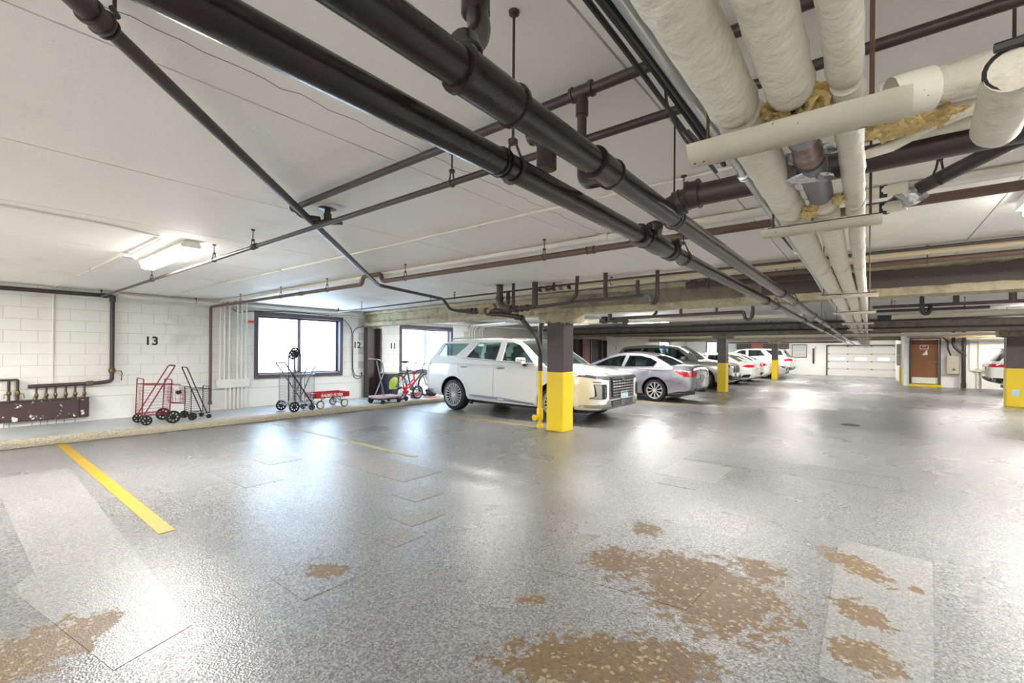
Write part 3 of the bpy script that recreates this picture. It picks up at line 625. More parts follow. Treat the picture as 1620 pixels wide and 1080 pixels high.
pipe('conduit', 'thin white conduit clipped to the ceiling above the parking bay', 'conduit', [(-11.18, 2.82, 2.02), (-11.18, 2.82, 2.485), (-11.0, 2.82, 2.487), (5.0, 2.80, 2.487)], .0105, conduit_w, .04, n=8,
     coup=[((x, 2.81, 2.486), XA, .015, .025) for x in (-9.5, -8, -6.2, -4.6, -2.6)])
tag(MB().bb(-11.19, -11.13, 2.74, 2.88, 1.93, 2.03, .006).build('junction_box', white_plastic), 'small white junction box on the wall above number 13', 'box')
pipe('conduit', 'white conduit looping from the junction box along the wall top', 'conduit', [(-11.17, 2.86, 2.0), (-11.17, 2.86, 2.36), (-11.17, 3.1, 2.385), (-11.17, 3.65, 2.385)], .010, conduit_w, .09, n=8)
jb = thing('junction_box', 'white octagonal ceiling junction box beside the long lamp', 'box', (-6.62, 1.30, CEIL-.045))
MB().lathe((0, 0, 0), (0, 0, 1), [(0, .07), (.004, .08), (.045, .08)], 8).build('box_body', white_plastic, jb); MB().lathe((0, 0, -.004), (0, 0, 1), [(0, .055), (.004, .06)], 8).build('cover', alu, jb)
pipe('conduit', 'white conduit on the ceiling from the left edge to the lamp box', 'conduit', [(-5.0, -1.5, 2.489), (-5.15, .9, 2.489), (-5.3, 1.30, 2.487), (-6.62, 1.30, 2.480)], .0095, conduit_w, .1, n=8)
pipe('conduit', 'white conduit from the lamp box down the block wall to the valve manifold', 'conduit', [(-6.6, 1.25, 2.483), (-11.17, 1.18, 2.483), (-11.183, 1.18, .82)], .0105, conduit_w, .05, n=8, coup=[((-9.2, 1.2, 2.483), XA, .015, .03), ((-8.2, 1.22, 2.483), XA, .015, .03), ((-11.183, 1.18, 1.6), (0, 0, 1), .015, .03)])
# pipes in the corner over the window wall
pipe('water_pipe', 'dark brown pipe in the ceiling corner that drops to the valve manifold', 'pipe', [(-11.11, -1.5, 2.40), (-11.11, 1.955, 2.40), (-11.11, 1.955, 1.02)], .036, dark_pipe, .02,
     coup=[((-11.11, 1.955, 2.35), (0, 0, 1), .045, .12), ((-11.11, 1.85, 2.40), YA, .045, .06)], hang=[(-11.11, 1.80, 2.40, .037, YA)])
pipe('water_pipe', 'thick white pipe along the top of the window wall', 'pipe', [(-11.147, 2.05, 2.425), (-11.147, 7.2, 2.41)], .040, conduit_w, coup=[((-11.147, 2.08, 2.425), YA, .044, .05)], hang=[(-11.147, 3.3, 2.42, .041, YA)])
pipe('conduit', 'thin white conduit under the thick white pipe on the window wall', 'conduit', [(-11.17, 2.0, 2.34), (-11.17, 7.2, 2.31)], .010, conduit_w, n=8)
pipe('water_pipe', 'white pipe along the top of the wall beside window 11', 'pipe', [(-11.10, 7.95, 2.36), (-11.10, 17.3, 2.36)], .042, conduit_w)
# conduits over the wall trough
tr = thing('conduit_trough', 'white steel wiring trough on the wall left of the first window', 'box', (-11.17, 4.0, .57))
MB().bb(-.02, .12, -.33, .33, .0, .19, .008).build('trough_body', white_plastic, tr); MB().bb(.12, .126, -.32, .32, .01, .18, .003).build('trough_cover', white_plastic, tr)
for i, y in enumerate((3.74, 3.82, 3.92, 4.08, 4.17, 4.26)):
    yy = 3.72+.03*i
    pipe('conduit', 'white conduit rising from the trough to the ceiling, number %s from the left' % ('one', 'two', 'three', 'four', 'five', 'six')[i], 'conduit',
         [(-11.078, y, .76), (-11.078, y, 2.36+.016*(i % 3)), (-10.95, y-.05, 2.45+.008*(i % 3)), (-10.6, y-.07, 2.468)], .0215, conduit_w, .14, n=10, group='white conduits above the trough')
for i, y in enumerate((3.86, 3.945, 4.03, 4.11, 4.19, 4.28)):
    pipe('conduit', 'white conduit running from the trough down to the walkway, number %s from the left' % ('one', 'two', 'three', 'four', 'five', 'six')[i], 'conduit', [(-11.10, y, .57), (-11.10, y, .097)], .022, conduit_w, n=10, group='white conduits below the trough')
for i, y in enumerate((11.59, 11.72, 11.85, 12.12, 12.26)):
    pipe('conduit', 'white conduit bending to the ceiling behind the SUV roof, number %s from the left' % ('one', 'two', 'three', 'four', 'five')[i], 'conduit', [(-11.12, y, .1), (-11.12, y, 2.2), (-11.0, y+.02, 2.33), (-9.5, y+.05, 2.38)], .026, conduit_w, .2, n=10, group='white conduits behind the white SUV')
al = thing('alarm_strobe', 'small grey and red alarm on the wall at the window corner', 'alarm', (WX, 4.36, 2.02))
MB().bb(0, .05, -.10, -.03, 0, .09, .006).build('alarm_base', beige_box, al); MB().bb(0, .06, -.03, .09, .02, .065, .006).build('red_lens', M('red_alarm', (.95, .30, .30), .3), al)
pipe('cable', 'black cable sagging from the conduits along the window head', 'cable', [(-11.16, 3.98, 2.33), (-11.15, 4.12, 2.25), (-11.15, 4.4, 2.31), (-11.15, 5.4, 2.36), (-11.15, 6.3, 2.33)], .008, cable_m, .1, n=6)
cb = pipe('cable', 'black cable hanging in a loop on the wall by number 12', 'cable', [(-11.17, 6.35, 2.33), (-11.17, 6.75, 2.26), (-11.17, 6.98, 2.0), (-11.17, 7.0, .85), (-11.17, 7.06, .66), (-11.17, 7.2, .62), (-11.17, 7.29, .68), (-11.16, 7.29, .75)], .009, cable_m, .12, n=6)
MB().tube(fillet([(-11.18, 7.37, 2.10), (-11.18, 7.15, 2.06), (-11.18, 7.02, 1.93), (-11.18, 7.025, .9), (-11.18, 7.10, .72), (-11.18, 7.24, .69)], .1), .008, 6).build('second_strand', cable_m, cb, True)
MB().lathe((-11.16, 7.29, .75), (0, -.3, 1), [(0, .016), (.04, .018), (.05, .012)], 10).build('plug', rubber, cb, True)
# valve manifold on the wall
mf = thing('valve_manifold', 'corroded brown valve manifold with brass ball valve over the steel cabinet', 'pipe', (-11.11, 1.955, .75))
MB().tube(fillet([(-11.11, 1.955, 1.06), (-11.11, 1.955, .815), (-11.11, 1.75, .785), (-11.11, .88, .765)], .06), .033, 12).build('header', dark_pipe, mf, True)
MB().lathe((-11.11, 1.955, .96), (0, 0, 1), [(0, .04), (.02, .044), (.03, .055), (.07, .055), (.08, .044), (.1, .04)], 14).build('ball_valve', brass, mf, True)
MB().box((-11.06, 2.02, 1.0), (.012, .10, .012)).tube([(-11.06, 2.07, 1.0), (-11.05, 2.09, .96), (-11.05, 2.08, .82)], .009, 6).build('valve_lever', brass, mf, True)
MB().lathe((-11.11, 1.60, .782), (0, 1, .02), [(0, .036), (.01, .046), (.09, .046), (.1, .036)], 12).build('union', M('rusty_union', (.42, .33, .26), .6, var=.3, vs=20), mf, True)
for y in (.98, 1.10, 1.21, 1.34, 1.46, 1.58):
    d = MB().tube([(-11.11, y, .76), (-11.11, y, .535)], .014, 8).build('branch_pipe', dark_pipe, mf, True)
    MB().lathe((-11.11, y, .57), (0, 0, 1), [(0, .018), (.02, .026), (.05, .026), (.07, .018)], 10).tube([(-11.08, y, .60), (-11.05, y-.03, .59), (-11.05, y-.05, .55)], .007, 6).build('small_valve', brass, d, True)
v2 = thing('valve_pair', 'two brown pipes with brass valves at the left edge of the wall', 'pipe', (-11.11, .7, .54))
MB().tube(fillet([(-11.11, .50, .885), (-11.11, .765, .885), (-11.11, .765, .535)], .02), .019, 10).build('bent_pipe', dark_pipe, v2, True)
MB().tube([(-11.11, .665, .885), (-11.11, .665, .535)], .019, 10).build('branch_pipe', dark_pipe, v2, True)
for y in (.665, .765):
    MB().lathe((-11.11, y, .62), (0, 0, 1), [(0, .02), (.02, .03), (.06, .03), (.08, .02)], 10).tube([(-11.07, y, .65), (-11.04, y+(.06 if y > .7 else -.05), .66), (-11.03, y+(.07 if y > .7 else -.06), .58)], .008, 6).build('small_valve', brass, v2, True)
cbx = thing('steel_cabinet', 'low brown steel cabinet with flaking paint on the wall below the manifold', 'cabinet', (-11.17, 1.1, .19))
flake = M('flaking_brown_paint', (.26, .195, .185), .5, var=.2, vs=5, dirt=((.88, .87, .85), .595, .61, 7))
MB().bb(.0, .14, -.54, .53, 0, .34, .006).build('cabinet_body', flake, cbx); MB().bb(.14, .15, -.53, .40, .01, .32, .004).build('cabinet_door', flake, cbx)
MB().bb(.14, .155, .42, .52, .0, .34, .004).build('end_plate', flake, cbx); MB().bb(-.0, .16, -.55, .54, .34, .352, .003).build('lid', steel_paint, cbx)
for y in (-.48, -.42, -.16, -.06, .02, .13, .23, .37): MB().tube([(.035, y, 0), (.03, y-.01, -.092)], .0035, 5).build('tail_wire', dark_pipe, cbx)
# thin branch line near the beam, and the column drain assembly
pipe('sprinkler_pipe', 'thin dark branch line just before the beam, bent up at its window end', 'pipe', [(-9.86, 5.8, 2.42), (-9.86, 5.8, 2.33), (-3.5, 5.8, 2.43), (6, 5.8, 2.445)], .0155, dark_pipe, .02, n=8,
     hang=[(x, 5.8, z, .017, XA) for x, z in ((-8.9, 2.345), (-6.6, 2.38), (-5.95, 2.39), (-2.9, 2.432))])
asm = thing('drain_assembly', 'cluster of dark drain fittings leading down beside the near column', 'pipe', (-4.83, 6.9, 0))
def part(nm, pts, r, m=dark_pipe, bend=.08, par=asm, n=14): return MB().tube(fillet(pts, bend), r, n).build(nm, m, par, True)
AY = 5.6
part('header', [(-5.62, AY, 2.125), (-5.2, AY, 2.09), (-4.5, AY, 2.08), (-4.0, AY, 2.11)], .036)
part('elbow_drop', [(-4.70, AY, CEIL), (-4.70, AY, 2.20), (-4.60, AY, 2.12), (-4.45, AY, 2.10)], .054, M('brown_drain', (.33, .26, .24), .45, var=.2), .12)
part('riser', [(-4.42, AY, CEIL), (-4.42, AY, 2.10)], .026); part('riser', [(-4.56, AY+.04, CEIL-.12), (-4.56, AY+.04, 2.18)], .03); part('riser', [(-4.0, AY, CEIL-.02), (-4.0, AY, 2.10)], .046)
MB().lathe((-4.70, AY, 2.24), (0, 0, 1), [(0, .054), (.005, .062), (.07, .062), (.075, .054)], 16).lathe((-4.70, AY, CEIL-.012), (0, 0, 1), [(0, .06), (.01, .075)], 16).build('coupling', dark_pipe, asm, True)
for x, r, q, z in ((-5.42, .042, .04, 2.115), (-5.33, .052, .05, 2.108), (-5.24, .056, .03, 2.10), (-4.98, .060, .05, 2.09), (-4.50, .058, .05, 2.09), (-4.36, .056, .05, 2.09), (-4.26, .05, .04, 2.09), (-4.15, .052, .05, 2.10)):
    MB().lathe((x-q/2, AY, z), (1, 0, -.03), [(0, r*.85), (.006, r), (q, r), (q+.006, r*.85)], 16).build('coupling', dark_pipe, asm, True)
MB().lathe((-5.14, AY, 2.095), (1, 0, -.05), [(0, .04), (.04, .052), (.2, .052), (.24, .04)], 16).tube([(-4.92, AY, 2.09), (-4.80, AY, 2.17)], .046, 14).build('old_wye', M('tarnished_wye', (.55, .47, .33), .45, metal=.3, var=.4, vs=12), asm, True)
part('down_leg', [(-4.98, AY, 2.05), (-4.6, 5.64, 2.01), (-4.36, 5.7, 1.97), (-4.66, 6.6, 1.68), (-4.80, 6.9, 1.46), (-4.83, 6.93, 1.34)], .038, dark_pipe, .12)
MB().lathe((-4.42, 5.69, 1.975), (.5, .3, -.1), [(-.04, .04), (-.03, .05), (.03, .05), (.04, .04)], 16).lathe((-4.37, 5.76, 1.955), (-.3, .9, -.25), [(-.04, .04), (-.03, .05), (.04, .05), (.05, .04)], 16).build('coupling', dark_pipe, asm, True)
part('bend', [(-4.60, 6.98, 2.09), (-4.78, 6.95, 2.02), (-4.83, 6.95, 1.86), (-4.83, 6.95, 1.5)], .046, dark_pipe, .12)
part('stack', [(-4.83, 6.95, 1.55), (-4.83, 6.95, 1.06)], .043)
for z, r in ((1.64, .052), (1.34, .05)): MB().lathe((-4.83, 6.95, z), (0, 0, 1), [(0, r*.9), (.005, r), (.05, r), (.055, r*.9)], 16).build('coupling', dark_pipe, asm, True)
st = part('painted_stack', [(-4.83, 6.95, 1.06), (-4.83, 6.95, .0)], .045, yellow); st['label'] = 'yellow painted lower pipe'
MB().lathe((-4.83, 6.95, .14), (0, 0, 1), [(0, .05), (.01, .062), (.2, .062), (.24, .046)], 16).tube([(-4.83, 6.95, .19), (-4.86, 6.83, .19)], .05, 16).lathe((-4.86, 6.83, .19), (-.25, -1, 0), [(0, .058), (.02, .058), (.022, .03), (.035, .03)], 16).lathe((-4.83, 6.95, 0), (0, 0, 1), [(0, .062), (.05, .062), (.06, .046)], 16).build('cleanout', yellow, st, True)
pipe('drain_pipe', 'dark pipe on three drops along the near beam, ending in blue-grey bend', 'pipe', [(-3.98, AY, 2.10), (-3.3, AY, 2.13), (-2.24, AY, 2.155), (-2.19, AY, 2.14), (-2.17, AY, 2.05), (-2.12, AY, 2.05), (-2.10, AY, 2.15), (-2.10, AY, 2.46)], .024, dark_pipe, .04,
     extra=[('drop', [(-3.42, AY, 2.125), (-3.28, AY, 2.22), (-3.26, AY, CEIL)], .026, dark_pipe), ('drop', [(-2.82, AY, 2.14), (-2.82, AY, CEIL)], .029, dark_pipe), ('drop', [(-2.36, AY, 2.15), (-2.36, AY, 2.36)], .024, dark_pipe), ('bend', [(-2.27, AY, 2.155), (-2.19, AY, 2.15), (-2.17, AY, 2.06)], .03, grey_pipe)])
pipe('sprinkler_pipe', 'brown pipe with hangers just before the beam right of the insulated pipes', 'pipe', [(-1.5, 6.05, 2.355), (9, 6.05, 2.355)], .029, brown_pipe, hang=[(.45, 6.05, 2.355, .03, XA), (1.9, 6.05, 2.355, .03, XA)], coup=[((1.22, 6.05, 2.355), XA, .038, .05)])
WY = 5.95
wt = pipe('water_pipe', 'white pipe with black and white banded end before the near beam', 'pipe', [(-4.22, WY, 2.425), (-1.0, WY, 2.435), (6, WY, 2.435)], .043, cream_pipe, hang=[(-2.9, WY, 2.43, .044, XA)])
for i, x in enumerate((-4.16, -4.03, -3.9, -3.77, -3.62)):
    MB().lathe((x, WY, 2.426), XA, [(0, .036), (.001, .0465), (.065, .0465), (.066, .036)], 14).build('band', cable_m if i % 2 == 0 else grey_pipe, wt, True)
MB().tube(fillet([(-4.0, WY, 2.44), (-4.0, WY-.06, 2.39), (-3.86, WY-.08, 2.40), (-3.84, WY-.06, CEIL)], .03), .018, 8).build('stub', dark_pipe, wt, True)
MB().ball((-4.24, WY, 2.44), .039, 2, .2).build('raw_end', fibre, wt, True)
bg_ = pipe('drain_pipe', 'short dark drain with cleanout against the beam near the aisle', 'pipe', [(-2.0, 6.45, 2.36), (-.2, 6.45, 2.36)], .055, dark_pipe, coup=[((-1.9, 6.45, 2.36), XA, .068, .07), ((-1.72, 6.45, 2.36), XA, .066, .05), ((-1.45, 6.45, 2.36), XA, .066, .06)])
# runs beyond the first beam
pipe('drain_pipe', 'dark drain left of the aisle behind the first beam, with trap and drops', 'pipe', [(-5.2, 10.9, 2.30), (-2.2, 10.8, 2.32), (-2.14, 10.8, 2.32), (-2.1, 10.8, 2.15), (-2.0, 10.8, 2.15), (-1.96, 10.8, 2.3), (-1.96, 10.8, CEIL)], .035, dark_pipe, .06,
     extra=[('drop', [(-4.2, 10.88, 2.3), (-4.1, 10.88, 2.4), (-4.08, 10.88, CEIL)], .035, dark_pipe), ('drop', [(-3.5, 10.86, 2.3), (-3.5, 10.86, CEIL)], .035, dark_pipe), ('drop', [(-2.7, 10.84, 2.3), (-2.7, 10.84, 2.45)], .03, dark_pipe)])
pipe('drain_pipe', 'dark drain right of the aisle behind the first beam, with hanging trap', 'pipe', [(.05, 10.6, 2.28), (5, 10.6, 2.285)], .028, dark_pipe, .06,
     extra=[('trap', [(.72, 10.55, CEIL), (.72, 10.55, 2.2), (.74, 10.55, 2.13), (.80, 10.55, 2.13), (.83, 10.55, 2.2), (.83, 10.58, 2.28)], .032, cable_m), ('drop', [(1.8, 10.6, 2.28), (1.8, 10.6, 2.46)], .045, dark_pipe), ('drop', [(1.15, 10.6, 2.28), (1.15, 10.6, 2.42)], .04, dark_pipe)], hang=[(.32, 10.6, 2.28, .03, XA)])
pipe('drain_pipe', 'thin dark pipe right of the aisle, behind the hanging trap', 'pipe', [(.12, 11.9, 2.30), (1.72, 11.8, 2.295)], .028, dark_pipe, hang=[(.4, 11.88, 2.3, .03, XA), (1.4, 11.82, 2.296, .03, XA)])
pipe('water_pipe', 'white pipe crossing right of the aisle behind the trap', 'pipe', [(.40, 13.3, 2.26), (6.5, 13.1, 2.34)], .055, white_pipe, coup=[((.42, 13.3, 2.26), XA, .06, .05), ((2.0, 13.23, 2.285), XA, .06, .06)], extra=[('dark_end', [(.15, 13.3, 2.26), (.4, 13.3, 2.26)], .05, dark_pipe)])
pipe('sprinkler_pipe', 'thin dark sprinkler line before the second beam, spanning the garage', 'pipe', [(-11, 15.3, 2.30), (9, 15.2, 2.31)], .026, dark_pipe, hang=[(x, 15.25, 2.305, .028, XA) for x in (-7.2, -4, -2.4, 1.0, 3.5)], n=8)
pipe('water_pipe', 'white pipe behind the first beam left of the aisle', 'pipe', [(-9, 12.3, 2.32), (-4.2, 12.3, 2.31), (-1.2, 12.3, 2.31)], .05, white_pipe, hang=[(-2.2, 12.3, 2.31, .052, XA), (-7, 12.3, 2.32, .052, XA)], coup=[((-3.0, 12.3, 2.31), XA, .055, .06)])
dw = thing('duct_fitting', 'pale torn duct end with dark drain fittings behind the near column', 'duct', (-6.3, 11.6, 2.3))
MB().tube([(-7.6, 11.6, 2.33), (-7.0, 11.6, 2.32), (-6.35, 11.6, 2.30)], [.15, .14, .09], 14, jit=lambda c: .03*mnoise.noise(c*8)).build('torn_wrap', insul, dw, True)
MB().tube([(-6.4, 11.6, 2.3), (-6.0, 11.6, 2.3)], .075, 14).build('collar', white_pipe, dw, True)
MB().tube(fillet([(-6.05, 11.6, 2.31), (-5.2, 11.6, 2.29)], .05), .05, 12).lathe((-5.95, 11.6, 2.33), XA, [(0, .06), (.02, .1), (.16, .1), (.18, .06)], 14).lathe((-5.62, 11.6, 2.31), XA, [(0, .06), (.02, .085), (.14, .085), (.16, .06)], 14).lathe((-5.3, 11.6, 2.28), (1, 0, -.3), [(0, .06), (.02, .08), (.12, .08), (.14, .06)], 14).build('dark_fittings', dark_pipe, dw, True)
MB().tube([(-5.7, 11.6, 2.3), (-5.7, 11.6, CEIL)], .06, 12).build('drop', dark_pipe, dw, True)
pipe('sprinkler_pipe', 'dark pipe on the face of the second beam', 'pipe', [(-10.8, 17.4, 2.20), (9, 17.4, 2.20)], .03, dark_pipe, n=8, hang=[(x, 17.4, 2.2, .03, XA) for x in (-9, -6.5, -2.6, .6)])
pipe('sprinkler_pipe', 'dark pipe low along the far beam', 'pipe', [(-10.8, 22.5, 2.28), (9, 22.5, 2.28)], .035, dark_pipe, n=8)
pipe('water_pipe', 'white pipe crossing beyond the second beam', 'pipe', [(-10.8, 24.2, 2.22), (9, 24.2, 2.22)], .06, white_pipe, n=10)
pipe('water_pipe', 'tan pipe crossing in front of the brown door head', 'pipe', [(1.3, 26.2, 2.20), (5.2, 26.2, 2.17)], .05, M('tan_pipe', (.72, .62, .48), .5), n=10)
pipe('water_pipe', 'white pipe along the left side high over the far cars', 'pipe', [(-9.5, 20.6, 2.3), (-2.0, 20.6, 2.3)], .05, white_pipe, hang=[(-4, 20.6, 2.3, .052, XA), (-8, 20.6, 2.3, .052, XA)], n=10)
pipe('water_pipe', 'thin dark line before the garage door', 'pipe', [(-7.5, 32.5, 2.12), (-1.2, 32.5, 2.12)], .05, dark_pipe, hang=[(-2, 32.5, 2.12, .052, XA), (-6, 32.5, 2.12, .052, XA)], n=8)
pipe('drain_pipe', 'dark soil stack standing on the white wall right of the beige cabinet', 'pipe', [(3.17, 26.95, 0), (3.17, 26.95, CEIL)], .07, dark_pipe, coup=[((3.17, 26.95, .12), (0, 0, 1), .085, .2), ((3.17, 26.95, 1.4), (0, 0, 1), .082, .1), ((3.17, 26.95, 1.85), (0, 0, 1), .082, .1)],
     extra=[('branch', [(2.86, 26.95, CEIL), (2.84, 26.95, 1.9), (2.9, 26.95, 1.72), (3.12, 26.95, 1.5)], .06, dark_pipe), ('thin_feed', [(2.5, 27.0, 2.2), (2.68, 27.0, 2.0), (2.68, 27.0, 1.7), (2.78, 27.05, 1.38)], .03, dark_pipe)])
wb = thing('switch_box', 'small beige switch box with conduits on the white wall near the right column', 'box', (3.64, 27.13, .7))
MB().bb(-.1, .1, -.07, 0, 0, .14, .006).build('box_body', beige_box, wb)
MB().tube([(0, -.03, .14), (0, -.03, 1.42)], .02, 8).build('conduit', white_pipe, wb); MB().tube([(.06, -.03, 0), (.06, -.03, -.69)], .03, 8).build('conduit', M('grey_conduit', (.6, .58, .54), .5), wb); MB().tube([(-.05, -.03, 0), (-.05, -.03, -.69)], .02, 8).build('conduit', white_pipe, wb)
MB().tube(fillet([(-.08, -.03, .06), (-.25, -.03, .06), (-.27, -.03, .3), (-.27, -.03, 1.42)], .1), .012, 8).build('thin_conduit', white_pipe, wb)

# ---------------------------------------------------------------- insulated pipes and their trapeze shells
WZ = 1.97
CY = [1.115, 2.04, 4.59, 6.53, 8.83, 11.1, 13.6, 16.7, 19.6, 22.3, 26, 30]
def wr(c): return .0028*mnoise.fractal(c*14, .9, 2, 3)+.002*mnoise.noise(Vector((c.x*4, c.y*24, c.z*4)))
def insulated(label, x, r, ranges):
    t = thing('insulated_pipe', label, 'pipe', (x, -2, WZ))
    for y0, y1 in ranges:
        L = y1-y0; n = max(6, int(L/(.035 if y0 < 5 else .2)))
        pts = [(x+.004*sin(q*1.3), y0+L*i/n, WZ) for i in range(n+1) for q in (y0+L*i/n,)]
        rr = [r*(.90 if i in (0, n) else 1.0+(.03 if (abs(i-1) < 1 or abs(i-n+1) < 1) else 0)) for i in range(n+1)]
        MB().tube(pts, rr, 22 if y0 < 5 else 14, jit=wr).build('jacket_section', insul, t, True)
    return t
def secs(skip=()):
    ys = [-2.2]+CY+[35.6]; return [(a+.012, c-.012) for i, (a, c) in enumerate(zip(ys, ys[1:])) if i not in skip]
insulated('left and thickest of three white insulated pipes running down the aisle', -.242, .050, secs())
ip2 = insulated('middle white insulated pipe, its jacket torn away between the first hangers', -.134, .0435, secs((1,)))
insulated('right and thinnest of three white insulated pipes running down the aisle', -.044, .030, secs())
# bared stretch of the middle pipe
MB().tube([(-.134, 1.12, WZ), (-.134, 1.62, WZ)], .024, 14).lathe((-.134, 1.30, WZ), YA, [(0, .026), (.02, .034), (.07, .036), (.1, .03), (.14, .036), (.2, .036), (.22, .026)], 16).build('bare_copper', copper, ip2, True)
MB().lathe((-.134, 1.28, WZ), YA, [(0, .03), (.03, .038), (.08, .035), (.1, .03)], 14).build('metal_fitting', M('grey_fitting', (.52, .53, .57), .4, metal=.6, var=.2), ip2, True)
MB().lathe((-.134, 1.52, WZ), YA, [(0, .037), (.04, .040), (.14, .040), (.24, .038), (.36, .037)], 18).build('grey_sleeve', grey_pipe, ip2, True)
MB().lathe((-.134, 1.60, WZ), YA, [(0, .036), (.002, .042), (.05, .042), (.052, .036)], 18).build('clamp', gunmetal, ip2, True)
MB().lathe((-.134, 1.97, WZ), YA, [(0, .036), (.01, .042), (.055, .040)], 18).build('jacket_end', insul, ip2, True)
for i, (y, a, s) in enumerate(((1.50, .3, .03), (1.56, 1.7, .035), (1.53, 2.8, .03), (1.58, 4.2, .032), (1.60, 5.2, .03), (1.30, 2.9, .03), (1.70, 3.6, .022))):
    c = Vector((-.134+.04*cos(a), y, WZ+.036*sin(a))); MB().ball(c, s, 2, 1.1, (1, 1.2, .45)).build('foil_scrap', foil, ip2, True)
for i, (x, y, z, s) in enumerate(((-.165, 1.17, WZ-.015, .035), (-.13, 1.18, WZ-.03, .04), (-.10, 1.16, WZ-.01, .035), (-.178, 1.98, WZ-.03, .028), (-.165, 1.27, WZ+.0, .02), (-.085, 1.90, WZ-.02, .02))):
    MB().ball((x, y, z), s, 3, .9, (1, 1.3, .8)).build('fibre_tuft', fibre, ip2, True)
# trapeze hangers wrapped in half shells
for i, y in enumerate(CY):
    x0, x1 = -.335, .06
    if i == 1: x1 = .035
    t = thing('trapeze_hanger', ('first', 'second', 'third', 'fourth', 'fifth', 'sixth', 'seventh', 'eighth', 'ninth', 'tenth', 'eleventh', 'last')[i]+' white wrapped trapeze bar under the insulated pipes, counted from the camera', 'hanger', (0, y, 1.90))
    b = MB(); R = .038 if i else .050; n = 12
    def shell(x, k):
        a = pi*1.08+(pi*.84)*k/10
        return Vector((x, y+R*cos(a), 1.915+R*1.0*sin(a)+.002*mnoise.noise(Vector((x*30, k, i)))))
    rows = [[b.bm.verts.new(shell(x0+(x1-x0)*j/n, k)) for k in range(11)] for j in range(n+1)]
    for P, Q in zip(rows, rows[1:]):
        for k in range(10): b.bm.faces.new((P[k], Q[k], Q[k+1], P[k+1]))
    bmesh.ops.solidify(b.bm, geom=b.bm.faces[:], thickness=.004); b.build('insulation_shell', insul_edge, t, True)
    MB().bb(x0+.02, x1-.01, y-.02, y+.02, 1.906, 1.914).build('support_bar', steel_paint, t, True)
    for x in (x0+.035, .002): MB().tube([(x, y, 1.90), (x, y, CEIL)], .0042, 6).build('hanger_rod', M('rusty_rod', (.34, .24, .18), .6), t, True)
# a longer first shell end runs on to the right, with its torn jacket and neighbours
wbp = thing('insulated_pipe', 'thick white insulated pipe crossing at upper right with torn yellow insulation', 'pipe', (.0, 1.72, 2.17))
def wr2(c): return .005*mnoise.fractal(c*10, .9, 2, 3)
MB().tube([(.02+.04*i, 1.72, 2.168+.001*i) for i in range(60)], .050, 18, jit=wr2).build('jacket_section', insul, wbp, True)
MB().tube([(.03+.05*i, 1.80, 2.12) for i in range(50)], .022, 12, jit=wr).build('small_jacket', insul, wbp, True)
MB().tube([(.06+.05*i, 1.87, 2.11) for i in range(50)], .024, 12, jit=wr).build('small_jacket', insul, wbp, True)
b = MB(); rr = random.Random(5)
for i in range(12): b.ball((.005+.016*i, 1.55+.022*i+.01*rr.random(), 2.02+.008*i+.012*rr.random()), .026+.01*rr.random(), 3, 1.0, (1, 1, .7))
b.build('torn_fibre', fibre, wbp, True)
b = MB(); b.tube([(-.005, 1.62, 1.985), (.05, 1.70, 2.02), (.13, 1.77, 2.08), (.22, 1.80, 2.11)], [.012, .016, .018, .012], 8, jit=lambda c: .006*mnoise.noise(c*30)); b.build('torn_jacket', insul, wbp, True)
MB().tube([(.09, 1.16, 1.925), (.03, 1.14, 1.915)], .040, 14, caps=False).build('jacket_flap', insul_edge, wbp, True)
hp = thing('insulated_stub', 'white insulated pipe stub hanging on a rusty rod at the upper right edge', 'pipe', (.24, 1.42, 2.0))
MB().tube([(.232, 1.36, 2.01), (.238, 1.45, 2.005), (.245, 1.56, 2.0), (.25, 1.66, 1.995), (.251, 1.675, 1.995)], [.047, .048, .048, .047, .040], 20, jit=wr).build('stub_jacket', insul, hp, True)
MB().tube([(.235, 1.50, 2.03), (.8, 1.48, 2.06)], .042, 16, jit=wr).build('side_jacket', insul, hp, True)
MB().torus((.232, 1.362, 2.01), (.06, 1, 0), .044, .0045, 20, 6).tube([(.20, 1.35, 2.055), (.30, 1.35, 2.06)], .010, 6).build('strap_hanger', plastic_black, hp, True)
MB().tube([(.255, 1.35, 2.055), (.255, 1.35, CEIL)], .006, 6).build('hanger_rod', MC['rusty_rod'], hp, True)
# fittings behind the insulated pipes at the right
ft = thing('pipe_fitting', 'white wrapped valve fittings with black bands beside the hanging tag', 'fitting', (.1, 2.75, 2.2))
for dz, dy in ((0, 0), (-.06, .08)):
    MB().tube([(-.02, 2.8+dy, 2.2+dz), (.14, 2.78+dy, 2.2+dz)], .026, 12, jit=wr).build('wrapped_pipe', insul, ft, True)
    MB().lathe((.035, 2.795+dy, 2.2+dz), XA, [(0, .022), (.001, .029), (.03, .029), (.031, .022)], 12).build('black_band', cable_m, ft, True)
MB().tube([(.10, 2.80, 2.20), (.15, 2.82, 2.18), (.17, 2.84, 2.14)], [.03, .045, .05], 14, jit=wr2).build('crumpled_cover', foil, ft, True)
tg = thing('paper_tag', 'cream paper inspection tag hanging from the brown pipe', 'tag', (.145, 3.505, 2.405))
MB().box((0, 0, -.045), (.055, .002, .095), Matrix.Rotation(.25, 3, 'Y')).build('card', M('cream_card', (.90, .86, .70), .7), tg)
for k in range(4): MB().box((-.012+(.012 if k == 0 else -.004)-.012*k*.25, -.002, -.022-.017*k), (.034 if k == 0 else .014, .001, .006), Matrix.Rotation(.25, 3, 'Y')).build('printed_line', black_ink, tg)
MB().torus((.0, -.002, -.006), (0, 1, 0), .005, .002, 12, 5).build('eyelet', red_paint, tg); MB().tube([(0, 0, -.004), (.0, .215, .04)], .0012, 4).build('string', cable_m, tg)
